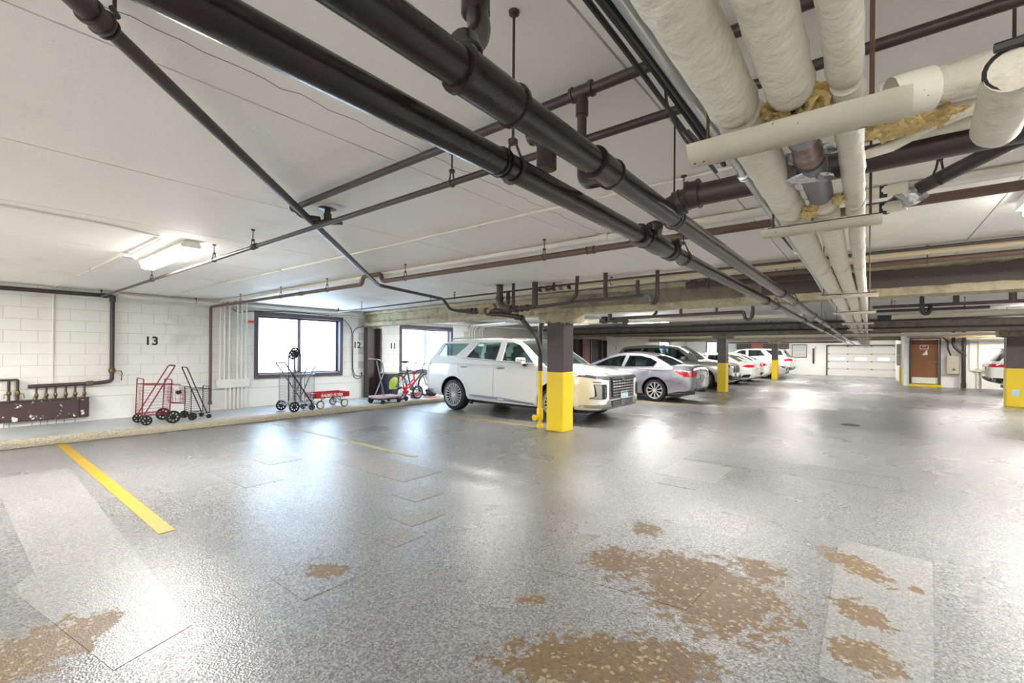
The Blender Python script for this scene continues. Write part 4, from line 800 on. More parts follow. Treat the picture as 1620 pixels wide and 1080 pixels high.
# conduit and cable bundle left of the insulated pipes
pipe('conduit', 'galvanised conduit running just left of the thickest insulated pipe', 'conduit', [(-.325, -2, 2.0), (-.322, 4.0, 2.005), (-.34, 5.0, 2.01), (-.34, 35, 2.01)], .0125, emt, .3, n=10, coup=[((-.322, 1.62, 2.003), YA, .016, .03), ((-.322, 3.0, 2.004), YA, .016, .04)])
cbn = thing('cable_bundle', 'bundle of black cables tied to conduit beside the thickest insulated pipe', 'cable', (-.37, .3, 2.05))
rr = random.Random(11)
for i in range(7):
    dx, dz = -.018*(i % 3)-.004, .016*(i//3); ph = rr.random()*6
    pts = [(-.345+dx-.012*sin(y*2+ph)+.0*y, y, 2.03+dz+.01*sin(y*3+ph)-.02*max(0, y-.9)) for y in [-1.2+.12*k for k in range(24)]]
    MB().tube(pts, .006+.002*(i % 2), 6).build('cable', cable_m, cbn, True)
MB().tube([(-.335, -1.5, 2.045), (-.335, 1.45, 2.02)], .011, 8).build('inner_conduit', emt, cbn, True)
MB().torus((-.362, .58, 2.045), YA, .040, .0035, 18, 5).build('cable_tie', white_plastic, cbn, True)
MB().tube(fillet([(-.36, 1.0, 2.05), (-.40, 1.12, 2.03), (-.40, 1.3, 2.0), (-.35, 1.42, 1.98), (-.335, 1.08, 1.94)], .05), .004, 5).build('loose_wire', cable_m, cbn, True)
b = MB()
for i in range(5): b.tube([(-.33-.008*i, 2.1+.06*i, 2.01+.008*(i % 3)), (-.345-.01*(i % 2), 3.1, 2.03), (-.315+.004*i, 4.2, 2.03), (-.36, 5.2, 2.04)], .004, 5)
b.build('far_strands', cable_m, cbn, True)
# ---------------------------------------------------------------- cars
def cr(tab, x):
    """monotone-ish interpolation through rows (x, a, b, ...)"""
    if x <= tab[0][0]: return tab[0][1:]
    if x >= tab[-1][0]: return tab[-1][1:]
    for i in range(len(tab)-1):
        if tab[i][0] <= x <= tab[i+1][0]: break
    p0, p1, p2, p3 = tab[max(i-1, 0)], tab[i], tab[i+1], tab[min(i+2, len(tab)-1)]
    h = p2[0]-p1[0]; t = (x-p1[0])/h; out = []
    for k in range(1, len(p1)):
        m1 = (p2[k]-p0[k])/max(1e-6, p2[0]-p0[0])*h; m2 = (p3[k]-p1[k])/max(1e-6, p3[0]-p1[0])*h
        d = p2[k]-p1[k]
        if d == 0: m1 = m2 = 0
        else: m1 = max(min(m1/d, 3), 0)*d; m2 = max(min(m2/d, 3), 0)*d
        out.append((2*t**3-3*t*t+1)*p1[k]+(t**3-2*t*t+t)*m1+(-2*t**3+3*t*t)*p2[k]+(t**3-t*t)*m2)
    return out
class Car:
    def __init__(s, name, label, loc, flip, sp, paint, glass=None, group=None):
        s.sp = sp; s.paint = paint; s.glass = glass or car_glass; s.flip = flip
        s.r = thing(name, label, 'car', loc, pi if flip else 0, group); s.L = sp['st'][-1][0]
        s.near = 1 if flip else -1     # local y side that faces the lower Y of the garage
        s.body(); s.house(); s.wheels()
    def body(s):
        sp = s.sp; tab = sp['st']; L = s.L; xs = []
        n = 46
        for i in range(n+1):
            t = i/n; xs.append(L*(t-.9*sin(2*pi*t)/(2*pi)))
        b = MB(); R = []
        for x in xs:
            zb, zs, zt, w = cr(tab, x); h = zs-zb
            half = [(0, zb), (.72*w, zb), (.91*w, zb+.015), (.975*w, zb+.09*h/.8), (.992*w, zb+.25*h), (1.0*w, zb+.48*h), (.996*w, zb+.66*h), (.985*w, zb+.80*h), (.972*w, zb+.90*h), (.955*w, zs-.01)]
            for a in (14, 32, 52, 72): a = radians(a); half.append((.955*w*cos(a)**.62, zs+(zt-zs)*sin(a)**.8))
            half.append((0, zt))
            ring = [b.bm.verts.new((x, y, z)) for y, z in half] + [b.bm.verts.new((x, -y, z)) for y, z in half[-2:0:-1]]
            R.append(ring)
        m = len(R[0])
        for P, Q in zip(R, R[1:]):
            for k in range(m): b.bm.faces.new((P[k], P[(k+1) % m], Q[(k+1) % m], Q[k]))
        b.bm.faces.new(R[0][::-1]); b.bm.faces.new(R[-1])
        me = b.mesh('car_body', [s.paint, plastic_black], 30)
        ob = bpy.data.objects.new('car_body', me); C.objects.link(ob); ob.parent = s.r
        cut = MB(); wr_, w = sp['wr'], sp['hw']
        for x in sp['ax']:
            for q in (-1, 1):
                cut.lathe((x, q*(w+.2), wr_+.015), (0, -q, 0), [(0, wr_+sp.get('gap', .055)), (.5, wr_+sp.get('gap', .055))], 36)
        cm = cut.mesh('cut', [s.paint, plastic_black]); cm.polygons.foreach_set('material_index', [1]*len(cm.polygons))
        cob = bpy.data.objects.new('cut', cm); C.objects.link(cob); cob.parent = s.r
        md = ob.modifiers.new('b', 'BOOLEAN'); md.operation = 'DIFFERENCE'; md.object = cob; md.solver = 'EXACT'; md.material_mode = 'INDEX'
        dg_ = bpy.context.evaluated_depsgraph_get(); dg_.update(); nm = bpy.data.meshes.new_from_object(ob.evaluated_get(dg_))
        s.bvh = BVHTree.FromPolygons([v.co for v in me.vertices], [p.vertices for p in me.polygons])
        ob.modifiers.clear(); ob.data = nm; nm.set_sharp_from_angle(angle=radians(30)); bpy.data.objects.remove(cob); s.b = ob
    def ys(s, z): g = s.sp['side']; return g[1]-(z-g[0])*g[2]
    def rail(s, x):
        r = s.sp['rail']
        return cr(r, x)[0]
    def house(s):
        sp = s.sp; r = sp['rail']; x0, x1 = r[0][0], r[-1][0]; cw = sp['crown']; zb = sp['belt']; bow = sp.get('bow', .12)
        def ring(x, off, base=True):
            z = s.rail(x)-off; out = []
            f = min(1, max(0, (z-zb)/.25))
            if base: out.append((x, s.ys(zb)-off-.004, zb-.08))
            for t in (1, .93, .8, .6, .35, 0):
                fx = max(0, (x-sp['roof'][1])/(x1-sp['roof'][1])); rx = max(0, (sp['roof'][0]-x)/(sp['roof'][0]-x0))
                bx = x+bow*(1-t*t)*min(1, fx*1.5)-bow*.6*(1-t*t)*min(1, rx*1.5)
                out.append((bx, (s.ys(z)-off-.004)*t, z+cw*(1-abs(t)**2.6)*(.35+.65*f)))
            return out
        b = MB(); R = []
        n = 34
        for i in range(n+1):
            x = x0+(x1-x0)*i/n; q = ring(x, .006)
            R.append([b.bm.verts.new(p) for p in q]+[b.bm.verts.new((p[0], -p[1], p[2])) for p in q[-2::-1]])
        for P, Q in zip(R, R[1:]):
            for k in range(len(P)-1): b.bm.faces.new((P[k], P[k+1], Q[k+1], Q[k]))
        b.build('window_glass', s.glass, s.r)
        b = MB(); R = []; n = 22; a, c = sp['roof']
        for i in range(n+1):
            x = a+(c-a)*i/n; q = ring(x, -.004, False)
            R.append([b.bm.verts.new(p) for p in q]+[b.bm.verts.new((p[0], -p[1], p[2])) for p in q[-2::-1]])
        for P, Q in zip(R, R[1:]):
            for k in range(len(P)-1): b.bm.faces.new((P[k], P[k+1], Q[k+1], Q[k]))
        bmesh.ops.solidify(b.bm, geom=b.bm.faces[:], thickness=.03)
        b.build('roof', s.sp.get('roofmat', s.paint), s.r)
        n = 60; out = [(x0+(x1-x0)*i/n, s.rail(x0+(x1-x0)*i/n)+.004) for i in range(n+1)]
        out = [(out[0][0], zb-.06)]+out+[(out[-1][0], zb-.06)]
        for q in (-1, 1):
            b = MB(); b.flat(out, sp['win'], lambda u, v: ((u, q*(s.ys(v)+.003), v), (0, -q, 0)), .035); b.build('side_frame', s.paint, s.r, sharp=25)
            if sp.get('pill'):
                for pl in sp['pill']: MB().flat(pl, [], lambda u, v: ((u, q*(s.ys(v)+.002), v), (0, -q, 0)), .03).build('black_pillar', plastic_black, s.r)
            if sp.get('chrome'):
                MB().tube([(u, q*(s.ys(v)+.006), v) for u, v in sp['chrome']], .009, 6).build('window_trim', chrome, s.r)
        # inside
        MB().bb(sp['in'][0], sp['in'][1], -sp['hw']*.78, sp['hw']*.78, zb-.14, zb-.07).build('cabin_floor', plastic_black, s.r)
        for x in sp['seats']:
            for y in (-.38, .38):
                t = MB().box((x, y, zb+.02), (.13, .46, .40), Matrix.Rotation(-.2, 3, 'Y'), .05, 2).box((x-.06, y, zb+.28), (.09, .26, .17), Matrix.Rotation(-.15, 3, 'Y'), .035, 2).tube([(x-.03, y-.05, zb+.15), (x-.05, y-.05, zb+.3)], .008, 5).tube([(x-.03, y+.05, zb+.15), (x-.05, y+.05, zb+.3)], .008, 5)
                t.build('seat', seat_m, s.r)
        xw = sp['seats'][-1]+.55
        MB().torus((xw, .38, zb-.02), (1, 0, .4), .17, .016, 20, 6).build('steering_wheel', plastic_black, s.r)
    def wheels(s):
        sp = s.sp; R = sp['wr']; W = sp.get('tw', .235); ns = sp['spokes']; rr = R*sp.get('rim', .69)
        mt = MB().lathe((0, 0, 0), (0, 1, 0), [(.0, rr*.98), (.004, rr+.01), (.012, R*.93), (.035, R*.985), (.06, R), (W-.06, R), (W-.035, R*.985), (W-.012, R*.93), (W-.004, rr), (W, rr*.9)], 44, False).mesh('wheel', rubber)
        b = MB(); b.lathe((0, .03, 0), (0, 1, 0), [(-.026, rr*1.0), (-.03, rr*.985), (-.022, rr*.94), (.0, rr*.92), (W*.7, rr*.90), (W*.7+.002, .05)], 40, False)
        rb = b.mesh('rim_barrel', M('dark_rim_metal', (.14, .14, .15), .5, metal=.4))  # barrel behind the spokes is one even dark grey
        holes = []; r1, r2 = rr*.22, rr*.88; da = 2*pi/ns; ww = sp.get('spw', .42)
        for i in range(ns):
            a = i*da; k = ww*da/2
            holes.append([(r1*cos(a+k*1.05), r1*sin(a+k*1.05)), (r2*cos(a+k*.55), r2*sin(a+k*.55)), (r2*1.03*cos(a+da/2), r2*1.03*sin(a+da/2)), (r2*cos(a+da-k*.55), r2*sin(a+da-k*.55)), (r1*cos(a+da-k*1.05), r1*sin(a+da-k*1.05))])
        b = MB(); b.flat(ngon(48, rr*.985), holes, lambda u, v: ((u, .012+.03*(1-hypot(u, v)/rr)**2*0, v), (0, 1, 0)), .028)
        b.lathe((0, .004, 0), (0, 1, 0), [(0, .032), (.008, .045), (.03, .05)], 20).lathe((0, .0, 0), (0, 1, 0), [(.002, rr*.97), (-.004, rr*1.0), (.02, rr*1.0), (.03, rr*.97)], 44, False)
        rm = b.mesh('rim', sp.get('rimmat', M('bright_alloy', (.80, .80, .80), .3, metal=.25)), 25)
        for x in sp['ax']:
            for q in (-1, 1):
                o = bpy.data.objects.new('wheel', mt); C.objects.link(o); o.parent = s.r; o.location = (x, q*(sp['hw']-.012), R); o.rotation_euler = (0, .3*x, 0 if q < 0 else pi)
                for nm, me in (('rim', rm), ('rim_barrel', rb)): k = bpy.data.objects.new(nm, me); C.objects.link(k); k.parent = o
    def dec(s, name, mat, poly, ax='y', side=None, off=.004, th=.012, sub=.12, holes=(), par=None, bvh=None, label=None):
        """panel that follows the body: outline in (x,z) for a side, (y,z) for nose or tail"""
        b = MB(); bv = bvh or s.bvh
        if ax == 'x': sub = min(sub, .045); off += .006
        def fn(u, v):
            if ax == 'y': o, d = Vector((u, side*3, v)), Vector((0, -side, 0))
            elif ax == 'x': o, d = Vector((s.L*.5+side*5, u, v)), Vector((-side, 0, 0))
            else: o, d = Vector((u, v, 4)), Vector((0, 0, -1))
            h, n, i, t = bv.ray_cast(o, d)
            if h is None: h, n, i, t = bv.find_nearest(o+d*(3-s.sp['hw'] if ax == 'y' else 5-s.L*.5))
            return h-d*off, d
        b.flat(poly, holes, fn, th, sub=sub)
        ob = b.build(name, mat, par or s.r, sharp=30, label=label); return ob
    def lines(s, name, segs, mat=None, wd=.006, both=True):
        for q in ((-1, 1) if both else (s.near,)):
            for sg in segs:
                b = MB(); pts = []
                for (u0, v0), (u1, v1) in zip(sg, sg[1:]):
                    n = max(2, int(hypot(u1-u0, v1-v0)/.06))
                    for i in range(n): pts.append((u0+(u1-u0)*i/n, v0+(v1-v0)*i/n))
                pts.append(sg[-1]); P = []
                for u, v in pts:
                    h = s.bvh.ray_cast(Vector((u, q*3, v)), Vector((0, -q, 0)))[0]
                    if h: P.append(h)
                if len(P) > 1: b.tube(P, wd*.5, 5); b.build(name, mat or M('shut_line', (.30, .30, .31), .6), s.r)
def stretch(poly, sx=1, sz=1, ox=0, oz=0): return [(x*sx+ox, z*sz+oz) for x, z in poly]
SUV = dict(st=[(0, .56, .98, 1.02, .80), (.05, .46, 1.06, 1.12, .90), (.30, .34, 1.19, 1.24, .965), (1.1, .29, 1.205, 1.26, .985), (2.5, .26, 1.165, 1.23, .985), (3.4, .26, 1.10, 1.19, .985), (3.8, .26, 1.06, 1.165, .985), (4.4, .27, 1.01, 1.09, .975), (4.75, .28, .96, 1.03, .935), (4.93, .30, .90, .965, .86), (4.99, .36, .82, .88, .78)],
    rail=[(.20, 1.16), (.34, 1.34), (.52, 1.60), (.75, 1.65), (1.4, 1.685), (2.2, 1.69), (2.75, 1.665), (3.05, 1.60), (3.45, 1.34), (3.80, 1.08)], crown=.055, belt=1.18, side=(1.2, .935, .40), roof=(.46, 3.0),
    win=[[(.62, 1.60), (1.46, 1.61), (1.10, 1.31), (.47, 1.31)], [(1.44, 1.275), (1.74, 1.62), (2.43, 1.625), (2.40, 1.225)], [(2.56, 1.222), (2.585, 1.625), (2.80, 1.615), (3.0, 1.55), (3.47, 1.17)]],
    pill=[[(2.41, 1.23), (2.44, 1.62), (2.58, 1.62), (2.555, 1.225)]], chrome=[(1.36, 1.255), (1.45, 1.25), (2.4, 1.205), (3.5, 1.15)],
    ax=(1.09, 3.99), wr=.375, hw=.985, tw=.255, spokes=20, spw=.5, rim=.74, seats=(1.15, 2.05, 2.9), **{'in': (.4, 3.6)})
SEDAN = dict(st=[(0, .42, .76, .80, .70), (.05, .34, .92, 1.0, .82), (.2, .27, .985, 1.06, .875), (.5, .23, 1.0, 1.075, .905), (1.1, .2, .985, 1.04, .925), (2.4, .19, .955, 1.01, .925), (3.1, .19, .94, 1.01, .925), (3.55, .19, .885, .98, .92), (4.3, .2, .80, .89, .895), (4.7, .22, .70, .78, .80), (4.86, .28, .58, .64, .62)],
    rail=[(.55, 1.0), (.85, 1.16), (1.15, 1.29), (1.5, 1.365), (1.95, 1.395), (2.35, 1.365), (2.7, 1.245), (3.4, .955)], crown=.055, belt=.985, side=(.98, .875, .56), roof=(1.1, 2.45), bow=.10,
    win=[[(1.03, 1.15), (1.14, 1.01), (2.02, .99), (1.93, 1.325), (1.55, 1.32), (1.25, 1.255)], [(2.12, .99), (2.05, 1.325), (2.28, 1.305), (2.6, 1.22), (3.06, 1.0)]],
    chrome=[(1.0, 1.15), (1.13, 1.0), (2.0, .98), (3.08, .985)],
    ax=(1.07, 3.85), wr=.325, hw=.925, tw=.215, spokes=10, spw=.52, rim=.74, seats=(1.5, 2.35), **{'in': (.8, 3.2)})
# ---- the white SUV
v = Car('suv', 'white three-row SUV parked behind the near yellow column', (-8.94, 8.60, 0), False, SUV, car_white, car_glass)
rh = [(.47, 1.3), (.62, 1.6), (1.4, 1.6), (1.1, 1.3)]
v.lines('shut_line', [[(2.37, 1.2), (2.36, .33)], [(1.22, 1.2), (1.25, .95), (1.42, .72), (1.50, .33)], [(3.55, 1.12), (3.56, .6), (3.42, .33)]])
for q in (-1, 1):
    for x in (1.42, 2.55):
        v.dec('handle_recess', gunmetal, [(x-.12, 1.045), (x-.06, 1.075), (x+.10, 1.075), (x+.12, 1.045), (x+.06, 1.03), (x-.06, 1.03)], 'y', q, .002, .006)
        v.dec('door_handle', satin, [(x-.11, 1.055), (x-.05, 1.07), (x+.13, 1.068), (x+.13, 1.048), (x-.05, 1.048)], 'y', q, .025, .02)
    v.dec('sill_trim', sill_grey, [(1.60, .42), (2.6, .40), (3.44, .335), (3.44, .30), (1.62, .37)], 'y', q, .004, .012)
    v.dec('rocker_panel', car_white, [(1.55, .365), (3.45, .295), (3.52, .20), (1.52, .245)], 'y', q, .014, .03)
    for xa in (1.09, 3.99):
        o = [(xa+.53*cos(a), .375+.50*sin(a)) for a in [radians(-14+208*i/24) for i in range(25)]]; n_ = [(xa+.445*cos(a), .375+.445*sin(a)) for a in [radians(194-208*i/24) for i in range(25)]]
        v.dec('arch_cladding', car_white, o+n_, 'y', q, .012, .03, .1)
    m = MB(); yy = q*1.10
    m.box((3.22, yy, 1.225), (.17, .20, .15), Matrix.Rotation(-q*.2, 3, 'Z'), .05, 3); mo = m.build('mirror', car_white, v.r)
    MB().bb(3.21, 3.30, q*.93, q*1.03, 1.11, 1.17, .015).build('mirror_arm', plastic_black, mo); MB().box((3.20, yy+q*.015, 1.19), (.19, .19, .02), None, .006).build('mirror_trim', satin, mo); MB().box((3.31, yy+q*.02, 1.245), (.03, .15, .03), None, .006).build('turn_lamp', satin, mo)
    v.dec('tail_lamp', tail_red, [(.02, 1.14), (.28, 1.205), (.26, 1.17), (.03, 1.10)], 'y', q, .004, .02)
    v.dec('rear_bumper_trim', sill_grey, [(.04, .50), (.38, .46), (.38, .38), (.10, .42)], 'y', q, .004, .012)
    MB().tube([(.75, q*(v.ys(1.66)-.03), 1.70), (.9, q*(v.ys(1.68)-.03), 1.735), (2.3, q*(v.ys(1.7)-.03), 1.745), (2.7, q*(v.ys(1.66)-.03), 1.70)], .014, 8).build('roof_rail', satin, v.r)
    MB().bb(1.56, 1.62, q*.86-.03, q*.86+.03, .18, .3).build('mud_guard', plastic_black, v.r)
    # nose corner
    v.dec('upper_lamp', gunmetal, [(q*.99, 1.0), (q*.80, .965), (q*.55, .955), (q*.55, .87), (q*.78, .895), (q*.95, .95)], 'x', 1, .006, .03, .06)
    for k in range(3): a = .60+.125*k; v.dec('lamp_lens', lens_grey, [(q*a, .945+.008*k), (q*(a+.10), .955+.01*k), (q*(a+.115), .925+.012*k), (q*(a+.02), .89+.008*k)], 'x', 1, .012, .01, .06)
    v.dec('lower_lamp', plastic_black, [(q*.90, .80), (q*.70, .80), (q*.68, .74), (q*.68, .56), (q*.72, .52), (q*.93, .52), (q*.93, .54), (q*.90, .57)], 'x', 1, .006, .02, .06)
    v.dec('lamp_blade', satin, [(q*.895, .79), (q*.83, .79), (q*.83, .53), (q*.93, .53), (q*.885, .58)], 'x', 1, .016, .012, .06)
    for z in (.73, .655, .58): v.dec('lamp_projector', lens_grey, [(q*.755+.03*cos(a), z+.03*sin(a)) for a in [i*pi/5 for i in range(10)]], 'x', 1, .014, .01)
    v.dec('air_curtain', plastic_black, [(q*.90, .855), (q*.82, .845), (q*.82, .83), (q*.90, .835)], 'x', 1, .005, .01)
    v.dec('bumper_wing', satin, [(q*.97, .40), (q*.70, .42), (q*.60, .49), (q*.50, .49), (q*.50, .36), (q*.78, .335), (q*.97, .35)], 'x', 1, .012, .03, .08)
v.dec('grille_frame', gunmetal, [(-.56, .95), (-.48, 1.01), (.48, 1.01), (.56, .95), (.56, .50), (-.56, .50)], 'x', 1, .008, .03, .1)
g = v.dec('grille', plastic_black, [(-.52, .93), (.52, .93), (.48, .54), (-.48, .54)], 'x', 1, .022, .03, .1)
for k in range(7):
    z = .905-.056*k; hw = .50-.008*k
    for i in range(8):
        y = -hw+(i+.5)*2*hw/8; d = hw/8*.92
        v.dec('grille_bar', chrome if k < 4 else satin, [(y-d, z+.010), (y-d*.2, z+.020), (y+d, z+.010), (y+d, z-.010), (y+d*.2, z-.014), (y-d, z-.008)], 'x', 1, .034, .02, .2, par=g)
v.dec('lower_grille', plastic_black, [(-.50, .47), (.50, .47), (.44, .35), (-.44, .35)], 'x', 1, .016, .03, .1)
for z in (.44, .405, .37): v.dec('lower_bar', satin, [(-.46, z+.008), (.46, z+.008), (.45, z-.006), (-.45, z-.006)], 'x', 1, .026, .02, .1)
v.dec('radar_cover', M('radar_grey', (.45, .46, .48), .3), [(-.07, .46), (.07, .46), (.06, .35), (-.06, .35)], 'x', 1, .03, .02)
v.dec('skid_plate', satin, [(-.80, .345), (.80, .345), (.74, .295), (-.74, .295)], 'x', 1, .02, .03, .1)
pl = v.dec('licence_plate', plate_blue, [(-.16, .64), (.16, .64), (.16, .51), (-.16, .51)], 'x', 1, .06, .01)
v.dec('plate_band', M('plate_green', (.2, .45, .40), .4), [(-.15, .63), (.15, .63), (.15, .60), (-.15, .60)], 'x', 1, .063, .006, par=pl)
em = MB(); em.torus((5.035, 0, .865), (1, 0, 0), .055, .007, 24, 6)
for q in (-1, 1): em.tube([(5.035, q*.028-.012, .825), (5.035, q*.028+.012, .905)], .007, 6)
em.tube([(5.035, -.03, .86), (5.035, .03, .87)], .007, 6); em.build('emblem', gunmetal, v.r)
MB().bb(1.0, 4.6, -.72, .72, .20, .32).build('underbody', plastic_black, v.r)
# ---- the silver sedan, tail to the aisle
a = Car('sedan', 'silver grey sedan with its tail to the aisle, beyond the white SUV', (-3.80, 13.72, 0), True, SEDAN, car_silver, car_glass)
a.lines('shut_line', [[(2.10, .97), (2.08, .6), (2.14, .28)], [(1.0, 1.02), (1.12, .80), (1.36, .62), (1.52, .30)], [(3.22, .94), (3.24, .5), (3.15, .28)], [(.40, .72), (.62, .66), (.66, .44)], [(.5, .62), (1.0, .64)][:2]])
for q in (-1, 1):
    for x in (1.38, 2.42): a.dec('door_handle', satin, [(x-.12, .89), (x+.10, .885), (x+.10, .865), (x-.12, .87)], 'y', q, .025, .022)
    a.dec('tail_lamp', tail_red, [(-.02, .90), (.30, .915), (.52, .90), (.34, .80), (.22, .745), (.0, .745)], 'y', q, .005, .03, .06)
    a.dec('tail_lamp_clear', white_plastic, [(.02, .905), (.32, .915), (.20, .885), (.02, .88)], 'y', q, .009, .01, .06)
    a.dec('tail_lamp', tail_red, [(q*.88, .91), (q*.52, .90), (q*.56, .76), (q*.88, .745)], 'x', -1, .005, .02, .06)
    a.dec('side_marker', tail_red, [(.30, .56), (.40, .565), (.40, .545), (.30, .54)], 'y', q, .004, .008)
    a.dec('rear_diffuser', plastic_black, [(.04, .40), (.5, .30), (.7, .24), (.04, .32)], 'y', q, .003, .01)
a.dec('licence_plate', plate_blue, [(-.16, .80), (.16, .80), (.16, .68), (-.16, .68)], 'x', -1, .012, .01)
a.dec('chrome_bar', chrome, [(-.5, .855), (.5, .855), (.5, .825), (-.5, .825)], 'x', -1, .012, .012)
a.dec('badge', chrome, [(-.06, .95), (.06, .95), (.05, .88), (-.05, .88)], 'x', -1, .015, .01)
a.dec('bumper_lip', plastic_black, [(-.6, .42), (.6, .42), (.6, .34), (-.6, .34)], 'x', -1, .012, .02)
MB().bb(.4, 4.4, -.7, .7, .15, .24).build('underbody', plastic_black, a.r)
MB().tube([(.05, -.52, .28), (.3, -.52, .27)], .035, 12).tube([(.05, .52, .28), (.3, .52, .27)], .035, 12).build('exhaust', gunmetal, a.r)
# ---- grey luxury SUV, nose to the aisle, partly behind the second column
SUV2 = dict(SUV); SUV2.update(spokes=10, spw=.5, win=[[(.60, 1.56), (1.40, 1.60), (1.30, 1.24), (.55, 1.30)], [(1.38, 1.22), (1.48, 1.60), (2.36, 1.615), (2.36, 1.20)], [(2.46, 1.20), (2.46, 1.615), (2.72, 1.60), (2.98, 1.53), (3.45, 1.16)]], pill=[[(2.36, 1.2), (2.36, 1.615), (2.46, 1.615), (2.46, 1.2)]], wr=.38, roofmat=M('dark_roof', (.50, .50, .49), .3, metal=.4, coat=1))
x5 = Car('suv', 'champagne grey SUV parked nose out behind the second column', (-9.10, 19.55, 0), False, SUV2, car_grey, dark_glass)
x5.lines('shut_line', [[(2.37, 1.15), (2.36, .33)], [(1.28, 1.18), (1.30, .9), (1.5, .33)], [(3.55, 1.10), (3.52, .5), (3.42, .33)]])
for q in (-1, 1):
    MB().box((3.25, q*1.09, 1.2), (.16, .2, .14), None, .05, 3).build('mirror', car_grey, x5.r)
    x5.dec('headlamp', lens_grey, [(q*.92, .98), (q*.50, .93), (q*.50, .84), (q*.88, .88)], 'x', 1, .006, .02, .06)
    x5.dec('grille', plastic_black, [(q*.05, .94), (q*.42, .94), (q*.44, .74), (q*.40, .66), (q*.06, .66)], 'x', 1, .01, .02, .08)
    for k in range(6): x5.dec('grille_bar', satin, [(q*(.08+.06*k), .93), (q*(.095+.06*k), .93), (q*(.095+.06*k), .67), (q*(.08+.06*k), .67)], 'x', 1, .022, .012)
    x5.dec('lower_intake', plastic_black, [(q*.90, .58), (q*.55, .52), (q*.55, .36), (q*.85, .38)], 'x', 1, .008, .02, .08)
    x5.dec('headlamp', lens_grey, [(4.55, .98), (4.80, .94), (4.80, .86), (4.62, .90)], 'y', q, .006, .02, .06)
    for x in (1.45, 2.6): x5.dec('door_handle', satin, [(x-.12, 1.05), (x+.10, 1.045), (x+.10, 1.025), (x-.12, 1.03)], 'y', q, .025, .022)
x5.dec('lower_grille', plastic_black, [(-.5, .52), (.5, .52), (.45, .36), (-.45, .36)], 'x', 1, .01, .02, .1)
x5.dec('licence_plate', plate_blue, [(-.16, .62), (.16, .62), (.16, .50), (-.16, .50)], 'x', 1, .03, .01)
MB().bb(1.0, 4.6, -.72, .72, .20, .32).build('underbody', plastic_black, x5.r)
# ---- white sedans and SUVs farther on
def white_sedan(label, x, y, sp, flip=True, paint=car_white2, tall=False):
    c = Car('sedan' if not tall else 'suv', label, (x, y, 0), flip, sp, paint, dark_glass)
    for q in (-1, 1):
        if not tall:
            c.dec('tail_lamp', tail_red, [(.02, .92), (.30, .90), (.50, .84), (.22, .78), (.02, .80)], 'y', q, .005, .03, .06); c.dec('tail_lamp', tail_red, [(q*.86, .92), (q*.5, .90), (q*.52, .82), (q*.86, .79)], 'x', -1, .005, .02, .06)
            c.dec('bumper_vent', plastic_black, [(.05, .50), (.40, .46), (.55, .32), (.1, .36)], 'y', q, .004, .01)
        else:
            c.dec('tail_lamp', tail_red, [(.02, 1.10), (.45, 1.06), (.40, .96), (.02, .98)], 'y', q, .005, .03, .06); c.dec('tail_lamp', tail_red, [(q*.92, 1.10), (q*.5, 1.06), (q*.52, .98), (q*.92, .97)], 'x', -1, .005, .02, .06)
            c.dec('rear_cladding', plastic_black, [(.0, .58), (.6, .56), (.6, .30), (.0, .38)], 'y', q, .006, .02, .1); c.dec('fog_reflector', tail_red, [(q*.82, .58), (q*.6, .58), (q*.6, .53), (q*.82, .53)], 'x', -1, .016, .01)
    c.dec('licence_plate', plate_blue, [(-.16, .78), (.16, .78), (.16, .66), (-.16, .66)], 'x', -1, .01, .01)
    if tall:
        c.dec('rear_cladding', plastic_black, [(-.9, .58), (.9, .58), (.86, .38), (-.86, .38)], 'x', -1, .008, .02, .1); c.dec('badge', chrome, [(.08*cos(i*pi/6), .92+.05*sin(i*pi/6)) for i in range(12)], 'x', -1, .012, .01)
        MB().box((.36, 0, s_top), (.34, 1.3, .03), Matrix.Rotation(.18, 3, 'Y'), .01).build('spoiler', paint, c.r)
    MB().bb(.5, 4.3, -.7, .7, .16, .26).build('underbody', plastic_black, c.r)
    c.lines('shut_line', [[(2.3, .95), (2.3, .33)], [(1.05, .97), (1.5, .33)]])
    return c
s_top = 1.66
white_sedan('white sedan with red tail lamps just past the second column', -3.95, 22.95, dict(SEDAN))
white_sedan('white sedan parked farther on, second tail past the second column', -3.95, 25.9, dict(SEDAN))
h = Car('sedan', 'white car parked nose out behind the third column', (-8.5, 30.0, 0), False, dict(SEDAN), car_white2, dark_glass)
for q in (-1, 1): h.dec('headlamp', lens_grey, [(q*.80, .72), (q*.45, .66), (q*.45, .58), (q*.78, .62)], 'x', 1, .006, .02, .06)
h.dec('grille', plastic_black, [(-.42, .64), (.42, .64), (.38, .42), (-.38, .42)], 'x', 1, .008, .02, .1); h.dec('lower_grille', plastic_black, [(-.6, .38), (.6, .38), (.5, .28), (-.5, .28)], 'x', 1, .008, .02, .1); h.dec('licence_plate', plate_blue, [(-.15, .52), (.15, .52), (.15, .42), (-.15, .42)], 'x', 1, .02, .01)
SUV3 = dict(SUV); SUV3.update(spokes=7, chrome=None)
white_sedan('farthest white SUV with red tail lamp, before the louvred wall', -3.65, 33.0, SUV3, tall=True)
rc = white_sedan('white SUV tail at the right behind the right-edge column', 3.55, 25.0, SUV3, flip=False, tall=True)
